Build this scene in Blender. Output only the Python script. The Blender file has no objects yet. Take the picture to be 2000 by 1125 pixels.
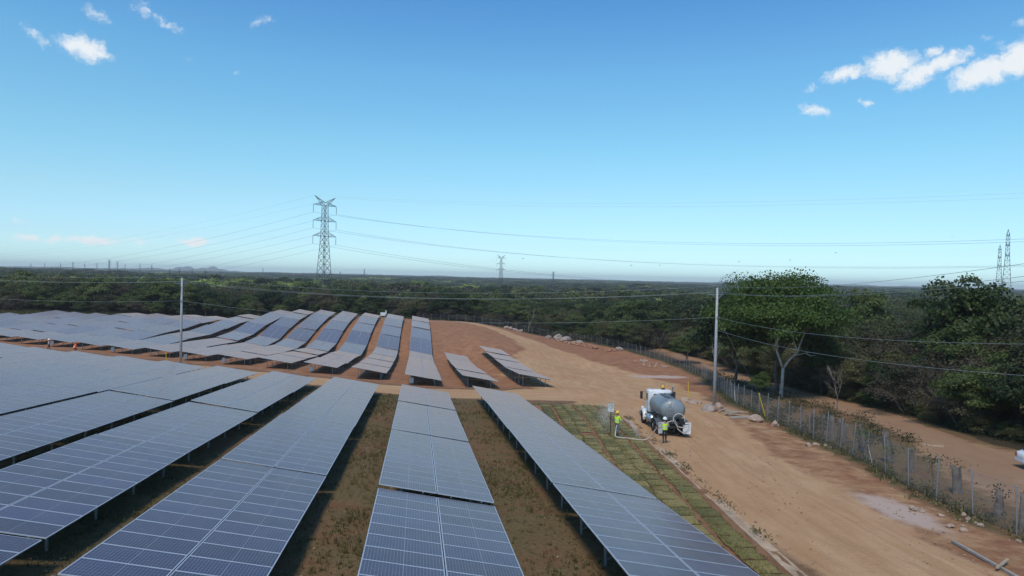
import bpy, math, random
import numpy as np
from mathutils import Matrix, Vector

# ------------------------------------------------------------------ camera, sky, sun, exposure
scene = bpy.context.scene
coll = scene.collection
R_ = math.radians
CAMZ = 12.0
cam_data = bpy.data.cameras.new('camera')
cam_data.sensor_width = 36.0
cam_data.lens = 24.0
cam_data.clip_end = 40000.0
cam = bpy.data.objects.new('camera', cam_data)
coll.objects.link(cam)
_y, _p, _r = R_(7.85), R_(0.9), R_(1.3)
_F = Vector((math.sin(_y) * math.cos(_p), math.cos(_y) * math.cos(_p), -math.sin(_p)))
_Rt = Vector((math.cos(_y), -math.sin(_y), 0))
_U = _Rt.cross(_F)
_R2 = _Rt * math.cos(_r) + _U * math.sin(_r)
_U2 = -_Rt * math.sin(_r) + _U * math.cos(_r)
cam.matrix_world = Matrix(((_R2.x, _U2.x, -_F.x, 0), (_R2.y, _U2.y, -_F.y, 0), (_R2.z, _U2.z, -_F.z, CAMZ), (0, 0, 0, 1)))
scene.camera = cam

SUN_EL, SUN_AZ = 56.0, -150.0           # azimuth from +Y towards +X
sun_data = bpy.data.lights.new('sun', 'SUN')
sun_data.energy = 2.65
sun_data.angle = R_(12)
sun_data.color = (1.0, 0.90, 0.76)
sun = bpy.data.objects.new('sun', sun_data)
coll.objects.link(sun)
sun.rotation_euler = (R_(90 - SUN_EL), 0, R_(180 - SUN_AZ))
sun.location = (-20, -20, 80)

world = bpy.data.worlds.new('World')
scene.world = world
world.use_nodes = True
wn = world.node_tree
wn.nodes.clear()


def N(nt, kind, **kw):
    n = nt.nodes.new(kind)
    for k, v in kw.items():
        setattr(n, k, v)
    return n


def mth(nt, op, a, b=None, clamp=False):
    n = nt.nodes.new('ShaderNodeMath')
    n.operation = op
    n.use_clamp = clamp
    for i, v in enumerate((a, b)):
        if v is None:
            continue
        if isinstance(v, (int, float)):
            n.inputs[i].default_value = v
        else:
            nt.links.new(v, n.inputs[i])
    return n.outputs[0]


def build_sky():
    nt = wn
    L = nt.links.new
    out = N(nt, 'ShaderNodeOutputWorld')
    bg = N(nt, 'ShaderNodeBackground')
    bg.inputs['Strength'].default_value = 0.1
    sky = N(nt, 'ShaderNodeTexSky')
    sky.sky_type = 'NISHITA'
    sky.sun_disc = False
    sky.sun_elevation = R_(SUN_EL)
    sky.sun_rotation = R_(SUN_AZ)
    sky.altitude = 0.0
    sky.air_density = 1.0
    sky.dust_density = 0.35
    sky.ozone_density = 3.0
    # ---- clouds: soft blobs at compass bearings, broken up by noise
    tc = N(nt, 'ShaderNodeTexCoord')
    sep = N(nt, 'ShaderNodeSeparateXYZ')
    L(tc.outputs['Generated'], sep.inputs[0])
    # colour grade of the clear sky by height above the horizon, the same all the way round
    cr = N(nt, 'ShaderNodeValToRGB')
    stops = [(0.0, (1.08, 1.62, 2.12)), (.046, (1.02, 1.38, 1.70)), (.105, (1.10, 1.44, 1.49)), (.178, (1.06, 1.58, 1.54)), (.281, (.95, 1.61, 1.69)), (.374, (.74, 1.40, 1.74)), (1.0, (.75, 1.2, 1.5))]
    el_ = cr.color_ramp.elements
    el_[0].position, el_[1].position = stops[0][0], stops[-1][0]
    for p_, c_ in stops[1:-1]:
        el_.new(p_)
    for e_, (p_, c_) in zip(el_, stops):
        e_.position = p_
        e_.color = (c_[0] / 2, c_[1] / 2, c_[2] / 2, 1)
    L(sep.outputs[2], cr.inputs[0])
    gr = N(nt, 'ShaderNodeVectorMath', operation='MULTIPLY')
    L(sky.outputs[0], gr.inputs[0]); L(cr.outputs[0], gr.inputs[1])
    hs = N(nt, 'ShaderNodeVectorMath', operation='SCALE')
    L(gr.outputs[0], hs.inputs[0]); hs.inputs['Scale'].default_value = 2.0
    az = mth(nt, 'MULTIPLY', mth(nt, 'ARCTAN2', sep.outputs[0], sep.outputs[1]), 57.29578)
    el = mth(nt, 'MULTIPLY', mth(nt, 'ARCSINE', sep.outputs[2]), 57.29578)
    ae = N(nt, 'ShaderNodeCombineXYZ')
    L(az, ae.inputs[0]); L(el, ae.inputs[1])
    warp = N(nt, 'ShaderNodeTexNoise')
    warp.inputs['Scale'].default_value = 0.85
    warp.inputs['Detail'].default_value = 6.0
    warp.inputs['Roughness'].default_value = 0.62
    L(ae.outputs[0], warp.inputs['Vector'])
    sub = N(nt, 'ShaderNodeVectorMath', operation='SUBTRACT')
    L(warp.outputs['Color'], sub.inputs[0]); sub.inputs[1].default_value = (0.5, 0.5, 0.5)
    scl = N(nt, 'ShaderNodeVectorMath', operation='MULTIPLY')
    L(sub.outputs[0], scl.inputs[0]); scl.inputs[1].default_value = (2.0, 1.3, 0)
    add = N(nt, 'ShaderNodeVectorMath', operation='ADD')
    L(ae.outputs[0], add.inputs[0]); L(scl.outputs[0], add.inputs[1])
    blobs = [  # bearing, elevation, half width, half height, tilt, strength
        (-24.4, 15.1, 1.5, .72, -10, 1.25), (-23.6, 15.25, .62, .75, 50, 1.0), (-27.2, 15.3, .95, .42, -35, .62),
        (-23.7, 17.5, .9, .5, -25, .58), (-20.9, 18.35, .75, .5, -25, .55), (-19.3, 17.75, 1.2, .36, -24, .62),
        (-12.7, 18.8, 1.2, .36, 28, .5), (-17.7, 15.35, .3, .2, 0, .45), (-14.5, 15.05, .35, .2, 0, .5),
        (33.5, 15.5, 1.6, .5, 12, 1.2), (36.4, 15.75, 1.5, .98, 0, 1.5), (38.3, 14.95, 1.5, .8, 22, 1.3),
        (39.6, 15.5, 1.7, .62, 12, 1.2), (42.2, 14.6, 1.95, .85, 14, 1.5), (43.9, 15.1, 1.3, 1.0, 20, 1.5),
        (46.3, 15.3, 1.8, .9, 10, 1.3), (39.1, 16.25, .62, .35, 10, .95), (30.9, 14.7, .6, .25, 15, .6),
        (31.5, 13.15, 1.1, .5, -14, .95), (34.9, 13.3, .42, .28, 0, .8), (42.1, 16.75, .4, .25, 0, .55),
        (43.0, 16.5, .4, .25, 0, .55), (44.3, 17.35, .8, .3, 0, .6),
        (-27.6, 1.95, .9, .32, 0, 1.0), (-23.6, 2.0, 1.8, .32, 0, 1.15), (-17.2, 2.15, 1.1, .36, 0, 1.25),
        (-26.1, 1.95, .6, .3, 0, .95), (-28.1, 3.0, .6, .25, 0, .6), (-20.9, 2.0, .7, .25, 0, .6), (-5.6, 1.9, .7, .2, 0, .35)]
    acc = None
    for (a, e, w, h, t, s) in blobs:
        mp = N(nt, 'ShaderNodeMapping', vector_type='TEXTURE')
        mp.inputs['Location'].default_value = (a, e, 0)
        mp.inputs['Rotation'].default_value = (0, 0, R_(t))
        mp.inputs['Scale'].default_value = (w * 1.6, h * 1.55, 1)
        L(add.outputs[0], mp.inputs[0])
        ln = N(nt, 'ShaderNodeVectorMath', operation='LENGTH')
        L(mp.outputs[0], ln.inputs[0])
        mr = N(nt, 'ShaderNodeMapRange', interpolation_type='SMOOTHSTEP')
        mr.inputs[1].default_value = 0.0; mr.inputs[2].default_value = 1.12
        mr.inputs[3].default_value = s; mr.inputs[4].default_value = 0.0
        L(ln.outputs['Value'], mr.inputs[0])
        acc = mr.outputs[0] if acc is None else mth(nt, 'MAXIMUM', acc, mr.outputs[0])
    n2 = N(nt, 'ShaderNodeTexNoise')
    n2.inputs['Scale'].default_value = 2.2
    n2.inputs['Detail'].default_value = 9.0
    n2.inputs['Roughness'].default_value = 0.66
    L(add.outputs[0], n2.inputs['Vector'])
    dens = mth(nt, 'ADD', acc, mth(nt, 'MULTIPLY', mth(nt, 'SUBTRACT', n2.outputs['Fac'], 0.5), 1.5))
    gate = N(nt, 'ShaderNodeMapRange', interpolation_type='SMOOTHSTEP')
    gate.inputs[1].default_value = 0.0; gate.inputs[2].default_value = 0.25
    L(acc, gate.inputs[0])
    al = N(nt, 'ShaderNodeMapRange', interpolation_type='SMOOTHSTEP')
    al.inputs[1].default_value = 0.16; al.inputs[2].default_value = 1.2; al.inputs[4].default_value = 0.97
    L(dens, al.inputs[0])
    alpha = mth(nt, 'MULTIPLY', al.outputs[0], gate.outputs[0], True)
    mix = N(nt, 'ShaderNodeMix', data_type='RGBA')
    L(alpha, mix.inputs[0])
    L(hs.outputs[0], mix.inputs[6])
    mix.inputs[7].default_value = (8.6, 9.1, 9.5, 1)
    L(mix.outputs[2], bg.inputs['Color'])
    L(bg.outputs[0], out.inputs['Surface'])
    return bg, sky, hs


build_sky()
scene.view_settings.view_transform = 'Standard'
scene.view_settings.look = 'None'
scene.view_settings.gamma = 1.0
scene.view_settings.use_curve_mapping = False
scene.view_settings.exposure = 0.0
scene.render.engine = 'CYCLES'
cy = scene.cycles
cy.max_bounces = 6
cy.diffuse_bounces = 3
cy.glossy_bounces = 3
cy.transmission_bounces = 4
cy.transparent_max_bounces = 8
cy.volume_bounces = 1
cy.caustics_reflective = False
cy.caustics_refractive = False
cy.use_denoising = True
try:
    cy.denoiser = 'OPENIMAGEDENOISE'
except Exception:
    pass

# ------------------------------------------------------------------ helpers
rng = np.random.default_rng(11)
random.seed(11)


class MB:
    """collects vertices and faces (with a material index and optional uv) for one mesh"""
    def __init__(s):
        s.v = []; s.f = []; s.m = []; s.uv = {}; s.n = 0

    def verts(s, vs):
        i = s.n
        s.v.extend([tuple(map(float, q)) for q in vs]); s.n += len(vs)
        return i

    def face(s, idx, m=0, uv=None):
        s.f.append(tuple(idx)); s.m.append(m)
        if uv:
            s.uv[len(s.f) - 1] = uv

    def box(s, c, d, m=0, rot=None):
        hx, hy, hz = d[0] / 2, d[1] / 2, d[2] / 2
        vs = [Vector((x, y, z)) for x in (-hx, hx) for y in (-hy, hy) for z in (-hz, hz)]
        if rot is not None:
            vs = [rot @ q for q in vs]
        c = Vector(c)
        i = s.verts([q + c for q in vs])
        for f in ((0, 1, 3, 2), (4, 6, 7, 5), (0, 4, 5, 1), (2, 3, 7, 6), (0, 2, 6, 4), (1, 5, 7, 3)):
            s.face([i + k for k in f], m)
        return s

    def bar(s, a, b, w, h=None, m=0):
        """square bar from a to b"""
        a = Vector(a); b = Vector(b); h = h or w
        d = b - a
        q = d.to_track_quat('Y', 'Z').to_matrix()
        return s.box((a + b) / 2, (w, d.length, h), m, q)

    def tube(s, pts, rad, n=8, m=0, cap=True):
        pts = [Vector(p) for p in pts]
        if isinstance(rad, (int, float)):
            rad = [rad] * len(pts)
        start = s.n
        px = None
        for k, p in enumerate(pts):
            d = (pts[min(k + 1, len(pts) - 1)] - pts[max(k - 1, 0)])
            if d.length < 1e-9:
                d = Vector((0, 0, 1))
            d.normalize()
            if px is None:
                px = d.orthogonal().normalized()
            else:
                px = (px - d * px.dot(d))
                px = px.normalized() if px.length > 1e-6 else d.orthogonal().normalized()
            py = d.cross(px)
            s.verts([p + (px * math.cos(2 * math.pi * j / n) + py * math.sin(2 * math.pi * j / n)) * rad[k] for j in range(n)])
        for k in range(len(pts) - 1):
            for j in range(n):
                a = start + k * n + j; b = start + k * n + (j + 1) % n
                s.face((a, b, b + n, a + n), m)
        if cap:
            s.face([start + j for j in range(n)][::-1], m)
            s.face([start + (len(pts) - 1) * n + j for j in range(n)], m)
        return s

    def loft(s, rings, m=0, cap=True, closed=True):
        st = s.n; n = len(rings[0])
        for r in rings:
            s.verts(r)
        for k in range(len(rings) - 1):
            for j in range(n if closed else n - 1):
                a = st + k * n + j; b = st + k * n + (j + 1) % n
                s.face((a, b, b + n, a + n), m)
        if cap:
            s.face([st + j for j in range(n)][::-1], m)
            s.face([st + (len(rings) - 1) * n + j for j in range(n)], m)
        return s

    def sphere(s, c, r, nu=10, nv=7, m=0, v0=0.0, v1=1.0):
        if isinstance(r, (int, float)):
            r = (r, r, r)
        rings = []
        for k in range(nv + 1):
            th = math.pi * (v0 + (v1 - v0) * k / nv)
            th = min(max(th, .02), math.pi - .02)
            rings.append([(c[0] + r[0] * math.sin(th) * math.cos(2 * math.pi * j / nu), c[1] + r[1] * math.sin(th) * math.sin(2 * math.pi * j / nu), c[2] - r[2] * math.cos(th)) for j in range(nu)])
        return s.loft(rings, m)

    def mesh(s, name, mats, smooth=False):
        me = bpy.data.meshes.new(name)
        me.from_pydata(s.v, [], s.f)
        for m in (mats if isinstance(mats, (list, tuple)) else [mats]):
            me.materials.append(m)
        me.polygons.foreach_set('material_index', s.m)
        if s.uv:
            lay = me.uv_layers.new(name='UVMap')
            for pi, uv in s.uv.items():
                for li, c in zip(me.polygons[pi].loop_indices, uv):
                    lay.data[li].uv = c
        if smooth:
            me.polygons.foreach_set('use_smooth', [True] * len(me.polygons))
        me.update()
        return me

    def build(s, name, mats, parent=None, smooth=False, loc=None):
        return obj(name, s.mesh(name, mats, smooth), parent, loc)


def obj(name, me, parent=None, loc=None, rot=None):
    o = bpy.data.objects.new(name, me)
    coll.objects.link(o)
    if parent is not None:
        o.parent = parent
    if loc is not None:
        o.location = loc
    if rot is not None:
        o.rotation_euler = rot
    return o


def tag(o, label=None, cat=None, group=None, kind=None):
    if label: o['label'] = label
    if cat: o['category'] = cat
    if group: o['group'] = group
    if kind: o['kind'] = kind
    return o


def thing(name, label, cat, loc=(0, 0, 0), rotz=0.0, group=None):
    o = bpy.data.objects.new(name, None)
    o.empty_display_size = 0.3
    coll.objects.link(o)
    o.location = loc
    o.rotation_euler = (0, 0, rotz)
    return tag(o, label, cat, group)


def dup(o, parent=None):
    c = o.copy()
    coll.objects.link(c)
    if parent is not None:
        c.parent = parent
    for ch in list(KIDS.get(o.name, o.children)):
        dup(ch, c)
    return c


KIDS = {}


def mesh_np(name, V, F, mat, smooth=False, k=4):
    """fast mesh from numpy arrays; F is (n,k)"""
    me = bpy.data.meshes.new(name)
    V = np.asarray(V, np.float32); F = np.asarray(F, np.int32)
    me.vertices.add(len(V)); me.vertices.foreach_set('co', V.ravel())
    me.loops.add(F.size); me.loops.foreach_set('vertex_index', F.ravel())
    me.polygons.add(len(F))
    me.polygons.foreach_set('loop_start', np.arange(0, F.size, k, dtype=np.int32))
    try:
        me.polygons.foreach_set('loop_total', np.full(len(F), k, np.int32))
    except Exception:
        pass
    if smooth:
        me.polygons.foreach_set('use_smooth', np.ones(len(F), bool))
    if mat is not None:
        for m in (mat if isinstance(mat, (list, tuple)) else [mat]):
            me.materials.append(m)
    me.update(calc_edges=True)
    me.validate()
    return me


# ------------------------------------------------------------------ materials
def base_mat(name):
    m = bpy.data.materials.new(name)
    m.use_nodes = True
    nt = m.node_tree
    return m, nt, nt.nodes['Principled BSDF']


def mat(name, col, rough=.6, metal=0.0, var=.12, scale=3.0, bump=0.0, coat=0.0, dirt=None, dirt_amt=.5, detail=5):
    m, nt, b = base_mat(name)
    L = nt.links.new
    b.inputs['Roughness'].default_value = rough
    b.inputs['Metallic'].default_value = metal
    b.inputs['Coat Weight'].default_value = coat
    tc = N(nt, 'ShaderNodeTexCoord')
    no = N(nt, 'ShaderNodeTexNoise')
    no.inputs['Scale'].default_value = scale
    no.inputs['Detail'].default_value = detail
    L(tc.outputs['Object'], no.inputs['Vector'])
    mr = N(nt, 'ShaderNodeMapRange')
    mr.inputs[1].default_value = .3; mr.inputs[2].default_value = .7
    mr.inputs[3].default_value = 1 - var; mr.inputs[4].default_value = 1 + var
    L(no.outputs['Fac'], mr.inputs[0])
    mx = N(nt, 'ShaderNodeVectorMath', operation='SCALE')
    mx.inputs[0].default_value = col[:3]
    L(mr.outputs[0], mx.inputs['Scale'])
    last = mx.outputs[0]
    if dirt:
        n3 = N(nt, 'ShaderNodeTexNoise')
        n3.inputs['Scale'].default_value = scale * .7
        n3.inputs['Detail'].default_value = 8
        n3.inputs['Roughness'].default_value = .7
        L(tc.outputs['Object'], n3.inputs['Vector'])
        m3 = N(nt, 'ShaderNodeMapRange')
        m3.inputs[1].default_value = .45; m3.inputs[2].default_value = .75; m3.inputs[4].default_value = dirt_amt
        L(n3.outputs['Fac'], m3.inputs[0])
        mm = N(nt, 'ShaderNodeMix', data_type='RGBA')
        L(m3.outputs[0], mm.inputs[0]); L(last, mm.inputs[6]); mm.inputs[7].default_value = (*dirt, 1)
        last = mm.outputs[2]
    L(last, b.inputs['Base Color'])
    if bump:
        bp = N(nt, 'ShaderNodeBump')
        bp.inputs['Strength'].default_value = bump
        bp.inputs['Distance'].default_value = .05
        L(no.outputs['Fac'], bp.inputs['Height'])
        L(bp.outputs[0], b.inputs['Normal'])
    return m


def leaf_mat(name, c1, c2, c3, trans=.25, patch=.55):
    """foliage: three leaf colours mixed by clump noise and by tree"""
    m, nt, b = base_mat(name)
    L = nt.links.new
    tc = N(nt, 'ShaderNodeTexCoord'); oi = N(nt, 'ShaderNodeObjectInfo')
    no = N(nt, 'ShaderNodeTexNoise'); no.inputs['Scale'].default_value = patch; no.inputs['Detail'].default_value = 4
    L(tc.outputs['Object'], no.inputs['Vector'])
    n2 = N(nt, 'ShaderNodeTexNoise'); n2.inputs['Scale'].default_value = 5.0; n2.inputs['Detail'].default_value = 2
    L(tc.outputs['Object'], n2.inputs['Vector'])
    f = mth(nt, 'ADD', mth(nt, 'MULTIPLY', oi.outputs['Random'], .75), mth(nt, 'MULTIPLY', no.outputs['Fac'], .6))
    f = mth(nt, 'ADD', f, mth(nt, 'MULTIPLY', mth(nt, 'SUBTRACT', n2.outputs['Fac'], .5), .5))
    cr = N(nt, 'ShaderNodeValToRGB')
    cr.color_ramp.elements[0].position = .3; cr.color_ramp.elements[0].color = (*c1, 1)
    cr.color_ramp.elements[1].position = .92; cr.color_ramp.elements[1].color = (*c3, 1)
    e = cr.color_ramp.elements.new(.6); e.color = (*c2, 1)
    L(f, cr.inputs[0])
    L(cr.outputs[0], b.inputs['Base Color'])
    b.inputs['Roughness'].default_value = .55
    b.inputs['Specular IOR Level'].default_value = .25
    tr = N(nt, 'ShaderNodeBsdfTranslucent'); L(cr.outputs[0], tr.inputs[0])
    ms = N(nt, 'ShaderNodeMixShader'); ms.inputs[0].default_value = trans
    L(b.outputs[0], ms.inputs[1]); L(tr.outputs[0], ms.inputs[2])
    L(ms.outputs[0], nt.nodes['Material Output'].inputs['Surface'])
    return m


def panel_glass():
    m, nt, b = base_mat('solar_glass')
    L = nt.links.new
    uv = N(nt, 'ShaderNodeUVMap'); uv.uv_map = 'UVMap'
    sp = N(nt, 'ShaderNodeSeparateXYZ'); L(uv.outputs[0], sp.inputs[0])

    def lines(c, n, w):
        fr = mth(nt, 'FRACT', mth(nt, 'MULTIPLY', c, n))
        d = mth(nt, 'ABSOLUTE', mth(nt, 'SUBTRACT', fr, .5))
        return mth(nt, 'GREATER_THAN', d, .5 - w * n / 2)
    gx = lines(sp.outputs[0], 24, .0024)
    gy = lines(sp.outputs[1], 6, .0036)
    mid = mth(nt, 'LESS_THAN', mth(nt, 'ABSOLUTE', mth(nt, 'SUBTRACT', sp.outputs[0], .5)), .0030)
    grid = mth(nt, 'MAXIMUM', mth(nt, 'MAXIMUM', gx, gy), mid)
    oi = N(nt, 'ShaderNodeObjectInfo')
    geo = N(nt, 'ShaderNodeNewGeometry')
    no = N(nt, 'ShaderNodeTexNoise'); no.inputs['Scale'].default_value = .35; no.inputs['Detail'].default_value = 5
    L(geo.outputs['Position'], no.inputs['Vector'])
    v = mth(nt, 'ADD', mth(nt, 'MULTIPLY', oi.outputs['Random'], .7), mth(nt, 'ADD', mth(nt, 'MULTIPLY', no.outputs['Fac'], .6), .4))
    cell = N(nt, 'ShaderNodeVectorMath', operation='SCALE'); cell.inputs[0].default_value = (.019, .024, .068)
    L(v, cell.inputs['Scale'])
    mx = N(nt, 'ShaderNodeMix', data_type='RGBA')
    L(grid, mx.inputs[0]); L(cell.outputs[0], mx.inputs[6]); mx.inputs[7].default_value = (.30, .33, .40, 1)
    # thin dust film
    n3 = N(nt, 'ShaderNodeTexNoise'); n3.inputs['Scale'].default_value = 1.6; n3.inputs['Detail'].default_value = 7
    L(geo.outputs['Position'], n3.inputs['Vector'])
    dm = N(nt, 'ShaderNodeMix', data_type='RGBA')
    L(mth(nt, 'MULTIPLY', n3.outputs['Fac'], .05), dm.inputs[0]); L(mx.outputs[2], dm.inputs[6]); dm.inputs[7].default_value = (.42, .33, .27, 1)
    L(dm.outputs[2], b.inputs['Base Color'])
    b.inputs['Roughness'].default_value = .22
    b.inputs['IOR'].default_value = 1.33
    b.inputs['Specular IOR Level'].default_value = .36
    # dust film: its optical depth grows with the slant of the path through it
    dp = N(nt, 'ShaderNodeVectorMath', operation='DOT_PRODUCT')
    L(geo.outputs['Normal'], dp.inputs[0]); L(geo.outputs['Incoming'], dp.inputs[1])
    cs = mth(nt, 'MAXIMUM', mth(nt, 'ABSOLUTE', dp.outputs['Value']), .02)
    tau = mth(nt, 'DIVIDE', mth(nt, 'ADD', mth(nt, 'MULTIPLY', n3.outputs['Fac'], .008), .0066), mth(nt, 'MULTIPLY', cs, cs))
    op = mth(nt, 'SUBTRACT', 1.0, mth(nt, 'POWER', 2.71828, mth(nt, 'MULTIPLY', tau, -1.0)))
    du = N(nt, 'ShaderNodeBsdfDiffuse'); du.inputs[0].default_value = (.48, .39, .325, 1)
    ms = N(nt, 'ShaderNodeMixShader')
    L(op, ms.inputs[0]); L(b.outputs[0], ms.inputs[1]); L(du.outputs[0], ms.inputs[2])
    L(ms.outputs[0], nt.nodes['Material Output'].inputs['Surface'])
    return m


M = {}
M['glass'] = panel_glass()
M['alu'] = mat('aluminium_frame', (.50, .53, .58), .45, .3, .08)
M['galv'] = mat('galvanised_steel', (.33, .35, .37), .5, .6, .12, 4)
M['galv_dark'] = mat('dull_steel', (.16, .17, .18), .55, .5, .15, 4)
M['backsheet'] = mat('panel_backsheet', (.30, .31, .33), .7)
M['concrete'] = mat('pole_concrete', (.36, .37, .38), .8, 0, .14, 1.6, .1)
M['kerb'] = mat('kerb_concrete', (.44, .32, .21), .9, 0, .3, 1.4, .4, dirt=(.30, .175, .09), dirt_amt=1.0)
M['rock'] = mat('grey_rock', (.30, .26, .23), .9, 0, .3, 1.6, .5, dirt=(.30, .16, .09), dirt_amt=.7)
M['rock_pale'] = mat('pale_rock', (.38, .28, .215), .9, 0, .25, 1.8, .5, dirt=(.32, .18, .10), dirt_amt=.6)
M['rock_red'] = mat('red_rock', (.33, .17, .10), .9, 0, .3, 1.6, .5)
M['wood_old'] = mat('weathered_wood', (.15, .12, .10), .9, 0, .35, 5, .5)
M['wood'] = mat('sawn_wood', (.40, .31, .21), .85, 0, .25, 4, .2)
M['wood_grey'] = mat('grey_board', (.33, .29, .25), .85, 0, .25, 4, .2)
M['bark'] = mat('bark', (.13, .105, .085), .9, 0, .35, 3, .4)
M['bark_mid'] = mat('mid_bark', (.21, .18, .155), .9, 0, .3, 1.5, .3)
M['bark_pale'] = mat('pale_bark', (.42, .38, .33), .85, 0, .3, 1.5, .3)
M['twig'] = mat('dry_twigs', (.135, .11, .092), .9, 0, .25, 1)
M['white_paint'] = mat('white_paint', (.72, .74, .75), .35, 0, .05, 1.5, 0, .3, dirt=(.35, .28, .22), dirt_amt=.3)
M['tank'] = mat('tank_grey_paint', (.235, .27, .285), .42, .1, .14, 1.3, 0, .1, dirt=(.12, .11, .10), dirt_amt=.55)
M['black'] = mat('black_rubber', (.022, .022, .024), .75, 0, .2, 6)
M['blackmetal'] = mat('black_metal', (.03, .03, .033), .5, .3, .2, 6)
M['chrome'] = mat('brushed_steel', (.55, .57, .6), .28, .9, .08, 3)
M['window'] = mat('dark_window', (.02, .025, .03), .08, 0, .1, 2)
M['amber'] = mat('amber_plastic', (.75, .38, .03), .35, 0, .06)
M['red'] = mat('red_plastic', (.45, .03, .02), .35, 0, .06)
M['hose'] = mat('pale_hose', (.50, .47, .42), .55, 0, .12, 3)
M['hivis'] = mat('high_visibility_yellow', (.52, .80, .03), .8, 0, .10, 6, .2)
M['hiorange'] = mat('high_visibility_orange', (.80, .13, .03), .8, 0, .10, 6, .2)
M['reflect'] = mat('reflective_tape', (.62, .64, .62), .4, 0, .05)
M['denim'] = mat('blue_jeans', (.10, .14, .20), .85, 0, .2, 8, .2)
M['trousers'] = mat('black_trousers', (.018, .018, .022), .85, 0, .2, 8, .2)
M['shirt'] = mat('grey_shirt', (.42, .43, .42), .85, 0, .12, 8, .2)
M['skin'] = mat('skin', (.28, .15, .095), .55, 0, .06)
M['hair'] = mat('dark_hair', (.012, .010, .009), .6)
M['boot'] = mat('brown_boots', (.07, .045, .03), .7, 0, .2)
M['helm_white'] = mat('white_helmet', (.78, .78, .76), .35, 0, .04)
M['helm_yellow'] = mat('yellow_helmet', (.72, .50, .06), .35, 0, .04)
M['sign_white'] = mat('sign_white', (.70, .71, .71), .5, 0, .06)
M['sign_black'] = mat('sign_black', (.02, .02, .02), .5)
M['yellow'] = mat('yellow_plastic', (.62, .45, .03), .5, 0, .1)
M['pylon'] = mat('pylon_steel', (.085, .095, .11), .6, .2, .1, .2)
M['wire'] = mat('wire', (.10, .11, .12), .5, .4, .05)
M['wire_pale'] = mat('bare_wire', (.34, .36, .36), .5, .4, .05)
M['insul'] = mat('insulator', (.16, .15, .15), .3)
M['chain'] = mat('chain_link_wire', (.30, .31, .31), .5, .6, .05)
M['water'] = mat('water_drops', (.75, .78, .82), .2, 0, .02)
M['bird'] = mat('bird_feathers', (.025, .022, .02), .8)
M['soil'] = mat('sod_soil', (.13, .065, .04), .95, 0, .3, 5, .3)
M['leaf_dark'] = leaf_mat('leaf_dark', (.021, .036, .011), (.040, .063, .017), (.086, .112, .029))
M['leaf_mid'] = leaf_mat('leaf_mid', (.037, .058, .015), (.070, .104, .025), (.135, .160, .044))
M['leaf_bright'] = leaf_mat('leaf_bright', (.052, .092, .016), (.096, .155, .026), (.165, .230, .045))
M['leaf_sun_tint'] = leaf_mat('leaf_sun_tint', (.10, .14, .03), (.19, .24, .05), (.30, .34, .08))  # sunlight on distant woods, painted in as a paler yellow-green leaf colour
M['leaf_brown'] = leaf_mat('leaf_brown', (.044, .036, .024), (.070, .059, .036), (.108, .094, .050))
M['leaf_olive'] = leaf_mat('leaf_olive', (.042, .048, .019), (.074, .078, .030), (.125, .120, .048))
M['grass'] = leaf_mat('grass_blades', (.07, .065, .025), (.12, .11, .04), (.20, .17, .07), .2, .4)
M['weed'] = leaf_mat('weed_leaves', (.035, .042, .016), (.062, .068, .026), (.12, .10, .045), .2, .6)
M['weed_light'] = leaf_mat('pale_weed_leaves', (.06, .066, .022), (.11, .11, .038), (.20, .17, .07), .2, .6)
M['gravel'] = mat('gravel_stone', (.34, .23, .15), .9, 0, .3, 2)

# ------------------------------------------------------------------ terrain
_kt = np.array([-400, -40, 0, 27, 67.8, 86, 110, 126, 138, 152, 166, 182, 200, 215, 235, 270, 330, 500, 40000.])
_kp = np.array([-4.4, -4.4, -6.87, -8.55, -11.1, -12.55, -14.3, -15.4, -15.9, -14.2, -12.9, -12.0, -11.7, -12.6, -14.6, -17.5, -18.8, -19, -19])
_kb = np.array([-4.4, -4.4, -6.87, -8.55, -11.1, -12.55, -14.3, -15.4, -15.75, -15.9, -16, -16, -16, -16, -16.2, -17.5, -18.8, -19, -19])
_ts = np.arange(-400, 700, 1.0)


def _sm(k):
    v = np.interp(_ts, _kt, k)
    w = np.exp(-.5 * (np.arange(-12, 13) / 2.4) ** 2); w /= w.sum()
    return np.convolve(np.pad(v, 12, mode='edge'), w, mode='valid')


_P = _sm(_kp); _B = _sm(_kb)


def sstep(a, b, x):
    u = np.clip((np.asarray(x, float) - a) / (b - a), 0, 1)
    return u * u * (3 - 2 * u)


def tpos(x, y):
    return y + .63 * np.clip(x - .9, -140, 0)


def ground(x, y):
    x = np.asarray(x, float); y = np.asarray(y, float)
    t = tpos(x, y)
    b = np.interp(t, _ts, _B); h = np.interp(t, _ts, _P) - b
    w = sstep(33, 60, -x)
    a = (1 - sstep(12, 46, x)) * (1 - w)
    b = b + w * np.interp(t, [84, 90, 100, 112, 126, 146, 160, 180, 210, 240], [0, .05, .4, 1.5, 2.6, 3.5, 3.1, 2.1, .8, 0])
    r = -.03 * np.clip(x - .9, 0, 40) + sstep(9.5, 14, x) * (1 - sstep(19, 34, x)) * (.35 * sstep(72, 84, y) + 1.35 * sstep(88, 132, y)) * (1 - sstep(140, 178, y))
    far = sstep(330, 900, np.hypot(x, y))
    und = far * (3.0 * np.sin(x / 310 + 1.3) * np.cos(y / 420) + 2.0 * np.sin(x / 170 + y / 230))
    return b + h * a + r - 1.25 + CAMZ + und


def gz(x, y):
    return float(ground(x, y))


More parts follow.
